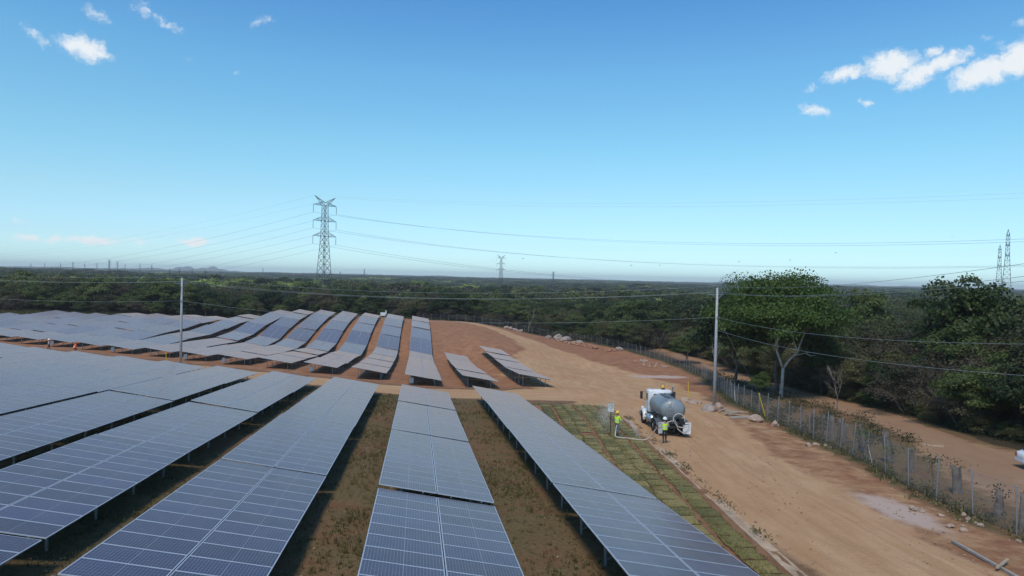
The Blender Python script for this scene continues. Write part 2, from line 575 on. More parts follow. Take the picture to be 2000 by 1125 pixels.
FENCE = [(25.2, 8), (25.2, 17), (25.3, 25.5), (26.2, 31.1), (27, 34.1), (28.8, 40.2), (29.9, 44.6), (30.7, 49.2), (33.1, 60.6), (36, 72.7),
         (41.3, 87.9), (47, 104), (51.8, 118.9), (55, 135), (56, 149), (54.5, 175), (50, 192), (42, 204), (31, 212), (18, 218), (2, 223)]
TRACK = [(31, 10), (33.5, 25), (36.2, 35), (39.5, 43), (43.5, 54), (46.6, 63), (49, 73), (52, 89), (55.5, 105), (60, 122), (64, 145), (64, 175)]
ROAD = [(16, -25), (16.3, 12), (17.2, 25), (18.8, 38), (21.3, 50), (23.5, 60), (25, 76), (26.5, 100), (30, 128), (31, 152), (27, 176), (20, 194), (10, 206), (-10, 217), (-40, 238)]
ROADW = [3.5, 3.5, 3.5, 3.9, 4.3, 5.5, 9.5, 13.5, 12, 7, 4, 3, 2.8, 2.6, 2.6]
BACK = [(2, 223), (-25, 236), (-45, 231), (-75, 216), (-260, 216)]
SITE = FENCE + BACK[1:] + [(-260, -90), (25, -90)]


def polyline(px, py, pts, width=None):
    """distance to a polyline, signed side, arc position and local half width"""
    best = np.full(px.shape, 1e9); side = np.zeros(px.shape); wd = np.zeros(px.shape); arc = np.zeros(px.shape)
    s0 = 0.0
    for i in range(len(pts) - 1):
        ax, ay = pts[i]; bx, by = pts[i + 1]
        dx, dy = bx - ax, by - ay; ln = math.hypot(dx, dy)
        u = np.clip(((px - ax) * dx + (py - ay) * dy) / ln ** 2, 0, 1)
        qx, qy = ax + u * dx, ay + u * dy
        d = np.hypot(px - qx, py - qy)
        k = d < best
        best = np.where(k, d, best)
        sd = np.sign((px - ax) * dy - (py - ay) * dx)
        side = np.where(k, sd * d, side)
        arc = np.where(k, s0 + u * ln, arc)
        if width is not None:
            wd = np.where(k, width[i] * (1 - u) + width[i + 1] * u, wd)
        s0 += ln
    return best, side, arc, wd


def inside(px, py, poly):
    c = np.zeros(px.shape, bool)
    n = len(poly)
    for i in range(n):
        x1, y1 = poly[i]; x2, y2 = poly[(i + 1) % n]
        if y1 == y2:
            continue
        k = ((y1 > py) != (y2 > py)) & (px < (x2 - x1) * (py - y1) / (y2 - y1) + x1)
        c ^= k
    return c


def kerb_x(y):
    return np.interp(y, [10, 21.4, 27.3, 35.2, 42, 49.4, 58, 66], [11.4, 12.5, 13.35, 14.6, 15.6, 16.8, 18.0, 18.9])


def make_ground_material():
    m, nt, b = base_mat('bare_earth')
    L = nt.links.new
    geo = N(nt, 'ShaderNodeNewGeometry')

    def at(n):
        a = N(nt, 'ShaderNodeAttribute'); a.attribute_name = n
        return a.outputs['Fac']

    def noise(scale, detail=6, rough=.6, vec=None):
        n = N(nt, 'ShaderNodeTexNoise')
        n.inputs['Scale'].default_value = scale; n.inputs['Detail'].default_value = detail; n.inputs['Roughness'].default_value = rough
        L(vec or geo.outputs['Position'], n.inputs['Vector'])
        return n.outputs['Fac']

    def rng_(v, a, c, lo=0., hi=1.):
        r = N(nt, 'ShaderNodeMapRange', interpolation_type='SMOOTHSTEP')
        for i, q in enumerate((a, c, lo, hi)):
            r.inputs[i + 1].default_value = q
        L(v, r.inputs[0])
        return r.outputs[0]

    def mix(f, a, c):
        x = N(nt, 'ShaderNodeMix', data_type='RGBA')
        for i, v in ((0, f), (6, a), (7, c)):
            if isinstance(v, tuple):
                x.inputs[i].default_value = (*v, 1)
            elif isinstance(v, float):
                x.inputs[i].default_value = v
            else:
                L(v, x.inputs[i])
        return x.outputs[2]
    big = noise(.10, 5); med = noise(.7, 7, .65); fine = noise(6., 6, .7); vfine = noise(28., 3, .6)
    # lengthwise streaks along the roads
    cv = N(nt, 'ShaderNodeCombineXYZ')
    L(mth(nt, 'MULTIPLY', at('rv'), .9), cv.inputs[0]); L(mth(nt, 'MULTIPLY', at('ra'), .17), cv.inputs[1])
    streak = noise(1.0, 6, .65, cv.outputs[0])
    soil = mix(rng_(med, .35, .65), (.165, .086, .050), (.28, .155, .090))
    redsoil = mix(rng_(med, .3, .7), (.265, .116, .060), (.42, .210, .112))
    soil = mix(at('red'), soil, redsoil)
    gm = mth(nt, 'MULTIPLY', at('grassm'), rng_(mth(nt, 'ADD', mth(nt, 'MULTIPLY', big, .5), mth(nt, 'MULTIPLY', med, .6)), .36, .60))
    soil = mix(rng_(noise(2.3, 6, .7), .54, .72, 0., .4), soil, (.13, .072, .042))
    soil = mix(gm, soil, mix(rng_(fine, .3, .7), (.062, .056, .022), (.165, .135, .062)))
    tan = mix(rng_(streak, .33, .68), (.43, .256, .128), (.545, .345, .188))
    tan = mix(rng_(big, .35, .7, 0., .55), tan, (.43, .225, .112))
    tan = mix(rng_(fine, .5, .8, 0., .35), tan, (.53, .36, .21))
    # wheel marks: narrow lengthwise bands that come and go
    cw = N(nt, 'ShaderNodeCombineXYZ')
    L(mth(nt, 'MULTIPLY', at('rv'), 3.2), cw.inputs[0]); L(mth(nt, 'MULTIPLY', at('ra'), .05), cw.inputs[1])
    wheel_ = noise(1.0, 3, .5, cw.outputs[0])
    tan = mix(mth(nt, 'MULTIPLY', rng_(wheel_, .54, .72), rng_(big, .3, .6, .1, .45)), tan, (.30, .178, .098))
    tan = mix(mth(nt, 'MULTIPLY', rng_(wheel_, .46, .36), .18), tan, (.52, .37, .24))
    tan = mix(rng_(noise(1.6, 8, .75), .56, .72, 0., .6), tan, (.30, .165, .092))
    tan = mix(rng_(at('trk'), .3, .8, 0., .7), tan, (.27, .160, .100))
    edge = mth(nt, 'ADD', at('road'), mth(nt, 'MULTIPLY', mth(nt, 'SUBTRACT', med, .5), .9))
    col = mix(rng_(edge, .3, .72), soil, tan)
    sand = mth(nt, 'ADD', at('sand'), mth(nt, 'MULTIPLY', mth(nt, 'SUBTRACT', med, .5), .8))
    col = mix(rng_(sand, .35, .85), col, (.50, .37, .30))
    fo = mth(nt, 'ADD', at('forest'), mth(nt, 'MULTIPLY', mth(nt, 'SUBTRACT', med, .5), .5))
    leaf = mix(rng_(fine, .35, .7), (.040, .032, .020), (.085, .066, .038))
    col = mix(rng_(fo, .4, .7), col, leaf)
    sc = N(nt, 'ShaderNodeVectorMath', operation='SCALE')
    L(col, sc.inputs[0]); L(rng_(vfine, .25, .75, .84, 1.14), sc.inputs['Scale'])
    L(sc.outputs[0], b.inputs['Base Color'])
    b.inputs['Roughness'].default_value = .95
    b.inputs['Specular IOR Level'].default_value = .15
    bp = N(nt, 'ShaderNodeBump'); bp.inputs['Strength'].default_value = .55; bp.inputs['Distance'].default_value = .12
    L(mth(nt, 'ADD', mth(nt, 'ADD', mth(nt, 'MULTIPLY', fine, 1.4), med), mth(nt, 'MULTIPLY', mth(nt, 'SUBTRACT', streak, wheel_), mth(nt, 'MULTIPLY', at('road'), .4))), bp.inputs['Height'])
    L(bp.outputs[0], b.inputs['Normal'])
    return m


def geom(start, stop, n):
    return start + (stop - start) * (np.linspace(0, 1, n + 1)[1:] ** 2.6)


def build_ground():
    xs = np.concatenate([geom(-160, -9500, 34)[::-1], np.arange(-160, -78, 3.0), np.arange(-78, 62, .7), np.arange(62, 120, 3.0), geom(120, 9500, 34)])
    ys = np.concatenate([geom(-30, -700, 8)[::-1], np.arange(-30, 8, 3.0), np.arange(8, 130, .7), np.arange(130, 260, 1.6), geom(260, 10500, 46)])
    X, Y = np.meshgrid(xs, ys)
    x = X.ravel(); y = Y.ravel()
    z = ground(x, y)
    near = 1 - sstep(120, 260, np.hypot(x, y))
    z = z + near * (.035 * np.sin(x * 1.7 + 2 * np.sin(y * .6)) * np.sin(y * 1.1 + x * .3) + .03 * np.sin(x * .8 - y * .5))
    t = tpos(x, y)
    d, side, arc, w = polyline(x, y, ROAD, ROADW)
    nx, ny = len(xs), len(ys)
    wob = .5 * np.sin(y * .35) + .3 * np.sin(y * .9 + 1)
    soft = np.where(y < 62, .9, 2.4)
    road = 1 - sstep(w - soft, w + soft, d + wob * np.where(y < 62, .35, 1.2))
    cross = (1 - sstep(4.0, 6.6, np.abs(t - 76.3) + .4 * wob)) * (1 - sstep(14, 24, x))
    dt, st, at_, _ = polyline(x, y, TRACK)
    track = 1 - sstep(1.5, 2.9, dt + .3 * wob)
    wide = sstep(2, -3, dt - np.interp(y, [20, 45, 52, 60], [7., 4.5, 2., 0.])) * (y < 62) * (x > 28)
    ins = inside(x, y, SITE)
    df, sf, af, _ = polyline(x, y, FENCE)
    verge = (1 - sstep(.5, 1.6, df))
    roadm = np.maximum(np.maximum(road, .9 * cross), np.maximum(.86 * track, .8 * wide))
    roadm = np.where(ins & (x > 17) & (y < 72) & (df > .9), np.maximum(roadm, .46), roadm)
    # keep the turf bed, the panel fields and the verges apart
    bed = (x > 10.4) & (x < kerb_x(y) + .3) & (y < 67)
    roadm = np.where(bed, np.minimum(roadm, .05), roadm)
    field1 = (t < 70) & (x < 11)
    field2 = (t > 84) & (t < 205) & (x < 6)
    rv = np.where(track > road, st, side); ra = np.where(track > road, at_, arc)
    rv = np.where(cross > road, t - 76.3, rv); ra = np.where(cross > road, x, ra)
    red = np.clip(np.where(field2, 1.0, np.where(bed, .9, np.where((t > 84) & ins, 1.0, .25))), 0, 1)
    red = np.maximum(red, ins * (x > 18) * (y < 70) * 1.0)
    grassm = np.where(field1, .8, np.where(field2, .12, np.where(ins & (t > 84) & (x > 3), .12, .3)))
    grassm = np.maximum(grassm, verge * 1.2)
    grassm = np.where(ins & (t > 205) & (x < 60), 1.1, grassm)
    grassm = np.where((~ins) & (x < 62) & (x > 20) & (y < 130), .65, grassm)
    grassm = np.where(roadm > .6, .0, grassm)
    sand = np.maximum.reduce([np.exp(-(((x - 43) / 6.) ** 2 + ((y - 117.5) / 4.0) ** 2)) * 1.25,
                              np.exp(-(((x - 22.6 - (y - 29) * .12) / 1.5) ** 2 + ((y - 29.3) / 4.0) ** 2)) * 1.05,
                              .62 * np.exp(-(((x - 36) / 3.) ** 2 + ((y - 33) / 5.) ** 2))])
    forest = np.where(ins, 0., sstep(2., 5., np.where(x > 20, np.minimum(dt, 99) - .5 * (y > 125) * 20 * 0, df)))
    forest = np.where((~ins) & (x > 20) & (y < 125) & (st < 0), 0.1, forest)
    forest = np.where((~ins) & (wide > .3), 0, forest)
    db, _, _, _ = polyline(x, y, BACK)
    forest = np.where(~ins & (x < 12), sstep(1, 6, np.minimum(df, db)), forest)
    grassm = np.where(ins & (db < 13), 1.1, grassm)
    A = dict(road=roadm, rv=rv, ra=ra, red=red, grassm=grassm, sand=sand, trk=np.maximum(track, wide * .8) * (road < .5), forest=np.clip(forest, 0, 1))
    idx = np.arange(nx * ny).reshape(ny, nx)
    F = np.stack([idx[:-1, :-1], idx[:-1, 1:], idx[1:, 1:], idx[1:, :-1]], -1).reshape(-1, 4)
    fm = lambda a: a[F].mean(1)
    dom = np.maximum(road, .9 * cross)
    is_track = (np.maximum(fm(track), fm(wide)) > .5) & (fm(dom) < .5)
    is_road = (fm(dom) > .5) & ~is_track & (fm(bed.astype(float)) < .5)
    gm = make_ground_material()
    V = np.stack([x, y, z], -1)
    for name, sel in (('ground', ~(is_track | is_road)), ('dirt_road', is_road), ('dirt_track', is_track)):
        Fs = F[sel]
        u, inv = np.unique(Fs.ravel(), return_inverse=True)
        me = mesh_np(name, V[u], inv.reshape(-1, 4), gm, smooth=True)
        for k, a in A.items():
            att = me.attributes.new(k, 'FLOAT', 'POINT')
            att.data.foreach_set('value', np.asarray(a[u], np.float32))
        tag(obj(name, me), {'ground': 'red brown earth under the solar field and the woods', 'dirt_road': 'tan dirt road running past the tanker truck and around the panels', 'dirt_track': 'reddish dirt track outside the wire fence'}[name], kind='structure')


build_ground()

# distant low hills on the horizon
def build_hills():
    hm = mat('hill_scrub', (.045, .055, .035), .95, 0, .3, .004)
    specs = [('hills', -30, -12, 7600, 24, 5), ('hills', -19.5, -14, 8600, 52, 9), ('hills', -12, 9, 8800, 17, 3), ('hills', 24, 31, 8200, 36, 7), ('hills', 30, 47, 8800, 26, 4)]
    for (nm, a0, a1, d, h, sd) in specs:
        r = np.random.default_rng(sd)
        n, k = 90, 7
        az = np.radians(np.linspace(a0, a1, n))
        s = np.linspace(0, 1, n)
        prof = np.clip(np.sin(np.pi * s), 0, 1) ** .45 * (1 + .25 * np.sin(s * 17 + sd) + .15 * np.sin(s * 41 + 2 * sd) + .05 * r.normal(size=n))
        V = []
        for j in range(k):
            c = (j / (k - 1) - .5) * 2
            rr = d + c * 420
            zz = -10 + (h + 2) * prof * (1 - c * c) ** .8
            V.append(np.stack([rr * np.sin(az), rr * np.cos(az), zz], -1))
        V = np.concatenate(V)
        idx = np.arange(n * k).reshape(k, n)
        F = np.stack([idx[:-1, :-1], idx[:-1, 1:], idx[1:, 1:], idx[1:, :-1]], -1).reshape(-1, 4)
        tag(obj(nm, mesh_np(nm, V, F, hm, True)), 'low hazy hill on the far horizon', kind='structure')


build_hills()

# ------------------------------------------------------------------ solar tables
ML, MS = 2.27, 1.12          # module long and short side
PITCH_Y, TABLE = 1.128, 13.75
TILT = R_(10)
PH = 1.25                    # height of the panel plane's middle above the ground
ORD = ['first', 'second', 'third', 'fourth', 'fifth', 'sixth', 'seventh', 'eighth', 'ninth', 'tenth', 'eleventh', 'twelfth', 'thirteenth',
       'fourteenth', 'fifteenth', 'sixteenth', 'seventeenth', 'eighteenth', 'nineteenth', 'twentieth', 'twenty-first', 'twenty-second', 'twenty-third']


def module_into(mb, M3=None, off=Vector((0, 0, 0))):
    """one framed module, long side along x; glass is sunk 4 mm below the frame's rim"""
    hx, hy, w, th = ML / 2, MS / 2, .032, .035
    T = (lambda q: (M3 @ Vector(q)) + off) if M3 is not None else (lambda q: Vector(q) + off)
    o = [(-hx, -hy), (hx, -hy), (hx, hy), (-hx, hy)]
    i_ = [(-hx + w, -hy + w), (hx - w, -hy + w), (hx - w, hy - w), (-hx + w, hy - w)]
    a = mb.verts([T((x, y, 0)) for x, y in o])
    b = mb.verts([T((x, y, 0)) for x, y in i_])
    c = mb.verts([T((x, y, -th)) for x, y in o])
    g = mb.verts([T((x, y, -.004)) for x, y in i_])
    for k in range(4):
        n = (k + 1) % 4
        mb.face((a + k, a + n, b + n, b + k), 1)
        mb.face((c + k, c + n, a + n, a + k), 1)
    mb.face((g, g + 1, g + 2, g + 3), 0, [(0, 0), (1, 0), (1, 1), (0, 1)])
    mb.face((c + 3, c + 2, c + 1, c), 2)


_mb = MB(); module_into(_mb)
ME_MODULE = _mb.mesh('solar_module', [M['glass'], M['alu'], M['backsheet']])
ROTT = Matrix.Rotation(TILT, 3, 'Y')
SLOTS = []
for cx in (-1, 1):
    for j in range(12):
        SLOTS.append((cx * (ML / 2 + .018), (j - 5.5) * PITCH_Y))
_mb = MB()
for (sx, sy) in SLOTS:
    module_into(_mb, ROTT, Vector((sx * math.cos(TILT), sy, PH - sx * math.sin(TILT))))
ME_ARRAY = _mb.mesh('module_array', [M['glass'], M['alu'], M['backsheet']])


def zp(x, drop=0.0):
    return PH - x * math.tan(TILT) - drop


POST_X = (-1.45, 1.45); POST_Y = (-5.1, -1.7, 1.7, 5.1)
ME_POST = []
for px_ in POST_X:
    h = zp(px_, .17) + .5
    mb = MB()   # C-profile post
    mb.box((0, 0, -.5 + h / 2), (.07, .012, h)).box((-.033, .03, -.5 + h / 2), (.008, .06, h)).box((.033, .03, -.5 + h / 2), (.008, .06, h))
    ME_POST.append(mb.mesh('post', M['galv']))
_mb = MB(); _mb.bar((-2.1, 0, zp(-2.1, .14)), (2.1, 0, zp(2.1, .14)), .06, .09)
ME_RAFTER = _mb.mesh('rafter', M['galv'])
_mb = MB(); _mb.box((0, 0, 0), (.05, 13.5, .06))
ME_PURLIN = _mb.mesh('purlin', M['galv'])
_mb = MB(); _mb.bar((-1.40, .05, .25), (.35, .05, zp(.35, .19)), .045, .045)
ME_BRACE = _mb.mesh('brace', M['galv_dark'])
_mb = MB()
for yy in POST_Y:
    _mb.bar((-2.1, yy, zp(-2.1, .14)), (2.1, yy, zp(2.1, .14)), .06, .09)
for xx in (-1.75, -.55, .55, 1.75):
    _mb.box((xx, 0, zp(xx, .072)), (.05, 13.5, .06))
ME_FRAME = _mb.mesh('support_frame', M['galv'])


def solar_table(x, y0, label, group, detail, seed):
    r = random.Random(seed)
    ya, yb = y0 + .1, y0 + TABLE - .1
    za, zb = gz(x, ya), gz(x, yb)
    zm = (za + zb) / 2
    jit = .35 if detail >= 1 else 1.0
    pitch = math.atan2(zb - za, yb - ya) + R_(r.uniform(-jit, jit))
    t = thing('solar_table', label, 'solar panels', (x, y0 + TABLE / 2, zm + r.uniform(-.05, .05)), 0, group)
    t.rotation_euler = (pitch, R_(r.uniform(-.35, .35)), 0)
    if detail >= 1:
        for (sx, sy) in SLOTS:
            o = obj('solar_module', ME_MODULE, t, (sx * math.cos(TILT), sy, PH - sx * math.sin(TILT)))
            o.rotation_euler = (R_(r.uniform(-.12, .12)), TILT + R_(r.uniform(-.15, .15)), 0)
        for xx in (-1.75, -.55, .55, 1.75):
            obj('purlin', ME_PURLIN, t, (xx, 0, zp(xx, .072)))
        for yy in POST_Y:
            obj('rafter', ME_RAFTER, t, (0, yy, 0))
            obj('brace', ME_BRACE, t, (0, yy, 0))
            for k, xx in enumerate(POST_X):
                obj('post', ME_POST[k], t, (xx, yy, 0))
    else:
        tag(obj('module_array', ME_ARRAY, t), kind='stuff')
        obj('support_frame', ME_FRAME, t)
        for yy in (POST_Y if detail == 0 else (POST_Y[0], POST_Y[3])):
            for k, xx in enumerate(POST_X):
                obj('post', ME_POST[k], t, (xx, yy, 0))
            if detail == 0:
                obj('brace', ME_BRACE, t, (0, yy, 0))
    return t


ROWX = lambda k: .9 + 7.0 * k
F_END = {1: 68.6, 0: 67.7, -1: 72.2, -2: 76.8}
N_FRONT = 0
for k in range(1, -14, -1):
    x = ROWX(k)
    end = F_END.get(k, 76.8 + 4.41 * (-2 - k) + [0, .5, -.4][k % 3])
    j = 0
    rows = []
    while True:
        y0 = end - TABLE * (j + 1)
        ymid_far = y0 + TABLE
        if ymid_far < 9 or (x + 2.4) < -(ymid_far) * .5604 - 1.5:     # wholly out of the picture
            break
        rows.append(y0); j += 1
        if j > 7:
            break
    n = len(rows)
    for i, y0 in enumerate(rows):
        rowtxt = 'front row beside the turf' if k == 1 else '%s front row left of the turf' % ORD[1 - k]
        lab = 'solar table, %s from the far end, %s' % (ORD[i], rowtxt)
        solar_table(x, y0, lab, 'solar tables in the front field', 1, 1000 + 37 * (k + 30) + i)
H_START = {2: 83.6, 1: 83.6, 0: 84.4, -1: 90.3, -2: 96.6, -3: 101.5}
for k in range(2, -19, -1):
    x = ROWX(k)
    y_ = H_START.get(k, 101.5 + 4.41 * (-3 - k) + [.4, 0, -.5][k % 3])
    n = 4 if k > 0 else min(8, int((np.interp(-k, [4, 7, 10, 18], [236, 222, 207, 207]) - y_) / TABLE))
    for i in range(n):
        y0 = y_ + TABLE * i
        if (x + 2.4) < -(y0 + TABLE) * .5604 - 2:
            continue
        if k == 2: rt = 'the short outer row by the dirt lot'
        elif k == 1: rt = 'the short second row by the dirt lot'
        else: rt = 'the %s long hillside row from the lot' % ORD[-k]
        solar_table(x, y0, 'solar table, %s from the lower end of %s' % (ORD[i], rt), 'solar tables in the hillside field', 0 if i < 2 else -1, 9000 + 53 * (k + 30) + i)

# ------------------------------------------------------------------ vegetation
def leaf_quads(r, P, Nrm, size):
    """rhombic leaf clusters at points P facing roughly Nrm"""
    n = len(P)
    nr = Nrm + r.normal(size=(n, 3)) * .75
    nr /= np.linalg.norm(nr, axis=1, keepdims=True) + 1e-9
    a = r.normal(size=(n, 3)); u = np.cross(nr, a); u /= np.linalg.norm(u, axis=1, keepdims=True) + 1e-9
    v = np.cross(nr, u)
    s = (size * r.uniform(.55, 1.3, n))[:, None]
    V = np.stack([P + u * s, P + v * s * .62, P - u * s * .9, P - v * s * .62], 1).reshape(-1, 3)
    return V, np.arange(4 * n).reshape(-1, 4)


def crown_mesh(name, seed, rx, rz, zc, nclump, nleaf, leaf, mat_, low=-.45, ragged=.35):
    r = np.random.default_rng(seed)
    C = []
    while len(C) < nclump:
        d = r.normal(size=3); d /= np.linalg.norm(d)
        if d[2] < low:
            continue
        f = r.uniform(.55, 1.0) * (1 - ragged / 2 + ragged * r.random())
        C.append((d[0] * rx * f, d[1] * rx * f, zc + d[2] * rz * f))
    C = np.array(C)
    cr = rx * r.uniform(.22, .40, nclump)
    per = r.multinomial(nleaf, cr ** 2 / (cr ** 2).sum())
    P = []; Q = []
    for c, q, n in zip(C, cr, per):
        d = r.normal(size=(n, 3)); d /= np.linalg.norm(d, axis=1, keepdims=True) + 1e-9
        d[:, 2] = np.where(d[:, 2] < -.3, -d[:, 2] * .5, d[:, 2])
        rad = q * r.uniform(.35, 1.08, n) ** .6
        p = c + d * rad[:, None] * np.array([1, 1, .72])
        P.append(p); Q.append(d * .7 + (p - np.array([0, 0, zc])) / rx * .5 + np.array([0, 0, .35]))
    P = np.concatenate(P); Q = np.concatenate(Q)
    V, F = leaf_quads(r, P, Q, leaf)
    return mesh_np(name, V, F, mat_), C


def trunk_mesh(name, seed, h, r0, targets, mat_, fork=.45, n=6):
    r = random.Random(seed)
    mb = MB()
    zf = h * fork
    p0 = Vector((0, 0, -.5)); p1 = Vector((r.uniform(-.2, .2), r.uniform(-.2, .2), zf * .5)); p2 = Vector((r.uniform(-.4, .4), r.uniform(-.4, .4), zf))
    mb.tube([p0, (0, 0, .1), p1, p2], [r0 * 1.4, r0 * 1.1, r0 * .9, r0 * .8], n)
    for tgt in targets:
        tg = Vector(tgt)
        a = p1.lerp(p2, r.uniform(.3, 1))
        m1 = a.lerp(tg, .4) + Vector((r.uniform(-.3, .3), r.uniform(-.3, .3), r.uniform(0, .5)))
        m2 = a.lerp(tg, .75) + Vector((r.uniform(-.3, .3), r.uniform(-.3, .3), r.uniform(0, .3)))
        mb.tube([a, m1, m2, tg], [r0 * .55, r0 * .4, r0 * .25, r0 * .08], 5)
        for _ in range(2):
            b = m2 + Vector((r.uniform(-1, 1), r.uniform(-1, 1), r.uniform(.2, 1))) * (h * .09)
            mb.tube([m1.lerp(m2, r.random()), b], [r0 * .2, r0 * .05], 4)
    return mb.mesh(name, mat_, True)


def twig_mesh(name, seed, h, spread, stems, mat_, thick=.05, levels=4):
    """leafless scrub: stems that keep forking into fine twigs"""
    r = random.Random(seed)
    mb = MB()

    def grow(p, d, ln, rad, lev):
        q = p + d * ln
        mid = p.lerp(q, .5) + Vector((r.uniform(-1, 1), r.uniform(-1, 1), r.uniform(-.5, .5))) * ln * .09
        mb.tube([p, mid, q], [rad, rad * .85, rad * .65], 4 if lev > 1 else 3, cap=False)
        if lev == 0:
            return
        for _ in range(r.choice((2, 3, 3))):
            nd = (d + Vector((r.uniform(-1, 1), r.uniform(-1, 1), r.uniform(-.35, .75))) * .72).normalized()
            grow(p.lerp(q, r.uniform(.55, 1)), nd, ln * r.uniform(.55, .82), rad * .6, lev - 1)
    for s in range(stems):
        a = r.uniform(0, 6.28)
        d = Vector((math.cos(a) * spread, math.sin(a) * spread, 1)).normalized()
        p = Vector((math.cos(a), math.sin(a), 0)) * r.uniform(0, .25) + Vector((0, 0, -.3))
        grow(p, d, h * r.uniform(.32, .42), thick * r.uniform(.8, 1.2), levels)
    return mb.mesh(name, mat_)


KINDS = {}


def kind(key, name, cat, variants, size):
    KINDS[key] = dict(name=name, cat=cat, var=variants, size=size)


def make_broad(key, seeds, h, rx, rz, leafm, nleaf, leaf, nclump=46, barkm='bark', r0=.17, low=-.45):
    out = []
    for s in seeds:
        zc = h - rz
        cm, C = crown_mesh(key + '_crown', s, rx, rz, zc, nclump, nleaf, leaf, M[leafm], low)
        r = random.Random(s)
        tg = r.sample([tuple(c) for c in C], 9)
        tm = trunk_mesh(key + '_trunk', s, h, r0, tg, M[barkm])
        out.append((tm, cm))
    return out


# size is the built height; trees are scaled from it
kind('dark', 'broadleaf_tree', 'tree', make_broad('dark', (1, 2, 3), 10, 4.2, 4.0, 'leaf_dark', 13000, .175, 60), 10)
kind('mid', 'broadleaf_tree', 'tree', make_broad('mid', (4, 5, 6), 9, 3.8, 3.5, 'leaf_mid', 12000, .17, 56), 9)
kind('bright', 'broadleaf_tree', 'tree', make_broad('bright', (7,), 9, 3.8, 3.6, 'leaf_bright', 11000, .17, 56), 9)
kind('olive', 'bushy_tree', 'tree', make_broad('olive', (8, 9, 10), 6, 3.2, 2.7, 'leaf_olive', 12500, .105, 50, 'bark', .10, -.8), 6)


def make_scrub(key, seeds, h, leafm, nleaf, leaf, levels, stems, spread):
    out = []
    for s in seeds:
        tm = twig_mesh(key + '_stems', s, h, spread, stems, M['twig'], .05, levels)
        cm, C = crown_mesh(key + '_foliage', s + 50, h * .5, h * .42, h * .55, 26, nleaf, leaf, M[leafm], -.95, .7)
        out.append((tm, cm))
    return out


kind('brown', 'dry_bush', 'bush', make_scrub('brown', (21, 22, 23), 5, 'leaf_brown', 6000, .08, 4, 6, .55), 5)
kind('bare', 'leafless_tree', 'tree', make_scrub('bare', (31, 32), 6.5, 'leaf_brown', 700, .11, 5, 3, .42), 6.5)
# lighter meshes for the far woodland
kind('fdark', 'f', 'tree', make_broad('fdark', (41, 42), 10, 4.6, 3.9, 'leaf_dark', 1700, .44, 26), 10)
kind('fmid', 'f', 'tree', make_broad('fmid', (43, 44), 9, 4.4, 3.6, 'leaf_mid', 1600, .44, 26), 9)
kind('fsun_tint', 'f', 'tree', make_broad('fsun_tint', (45,), 9, 4.4, 3.4, 'leaf_sun_tint', 1100, .5, 26), 9)  # far trees whose leaf colour carries painted sunlight
kind('fbrown', 'f', 'tree', make_broad('fbrown', (46, 47), 7, 4.2, 3.0, 'leaf_brown', 1100, .45, 26), 7)
kind('folive', 'f', 'tree', make_broad('folive', (48,), 7, 4.2, 3.0, 'leaf_olive', 1100, .45, 26), 7)


def plant(key, var, x, y, h, wide, rotz, label, group, name=None):
    K = KINDS[key]
    tm, cm = K['var'][var % len(K['var'])]
    t = thing(name or K['name'], label, K['cat'], (x, y, gz(x, y)), rotz, group)
    s = h / K['size']
    t.scale = (s * wide, s * wide, s)
    obj('trunk' if K['cat'] == 'tree' else 'stems', tm, t)
    obj('crown' if K['cat'] == 'tree' else 'foliage', cm, t)
    return t


CF = (math.sin(R_(7.85)), math.cos(R_(7.85)))


def cam_coords(x, y):
    d = x * CF[0] + y * CF[1]; l = x * CF[1] - y * CF[0]
    return l, d


def fbm(x, y, s, seed):
    return (np.sin(x / s + seed) * np.cos(y / s * 1.3 + seed * 2) + .6 * np.sin(x / s * 2.3 - y / s * 1.7 + seed * 3) + .4 * np.cos(x / s * 4.1 + y / s * 3.7 + seed)) / 2


def scatter_forest():
    r = np.random.default_rng(5)
    pts = []
    d = 40.0
    while d < 8200:
        sp = 3.7 if d < 130 else (4.8 if d < 280 else max(6.0, d / 58))
        l0, l1 = -.80 * d - 8, .80 * d + 14
        nx = max(int((l1 - l0) / sp), 1)
        l = np.linspace(l0, l1, nx) + r.uniform(-.42, .42, nx) * sp
        dd = d + r.uniform(-.42, .42, nx) * sp
        x = l * CF[1] + dd * CF[0]; y = -l * CF[0] + dd * CF[1]
        pts.append(np.stack([x, y, np.full(nx, sp), dd, l], -1))
        d += sp
    A = np.concatenate(pts)
    x, y = A[:, 0], A[:, 1]
    ins = inside(x, y, SITE)
    df, _, _, _ = polyline(x, y, FENCE); dt, st, _, _ = polyline(x, y, TRACK)
    t = tpos(x, y)
    db, _, _, _ = polyline(x, y, BACK)
    ok = ~ins & (df > 2.5) & (db > 2.0)
    right = (x > 20) & (y < 178)
    ok &= ~(right & (dt < 3.4)) & ~(right & (y < 110) & (st < 0)) & ~((y < 62) & (x > 20) & (dt < 4 + np.interp(y, [20, 45, 52, 60], [6., 4.0, 1.6, 0.])))
    ok &= np.hypot(x - 46.5, y - 82) > 5
    return A[ok], r


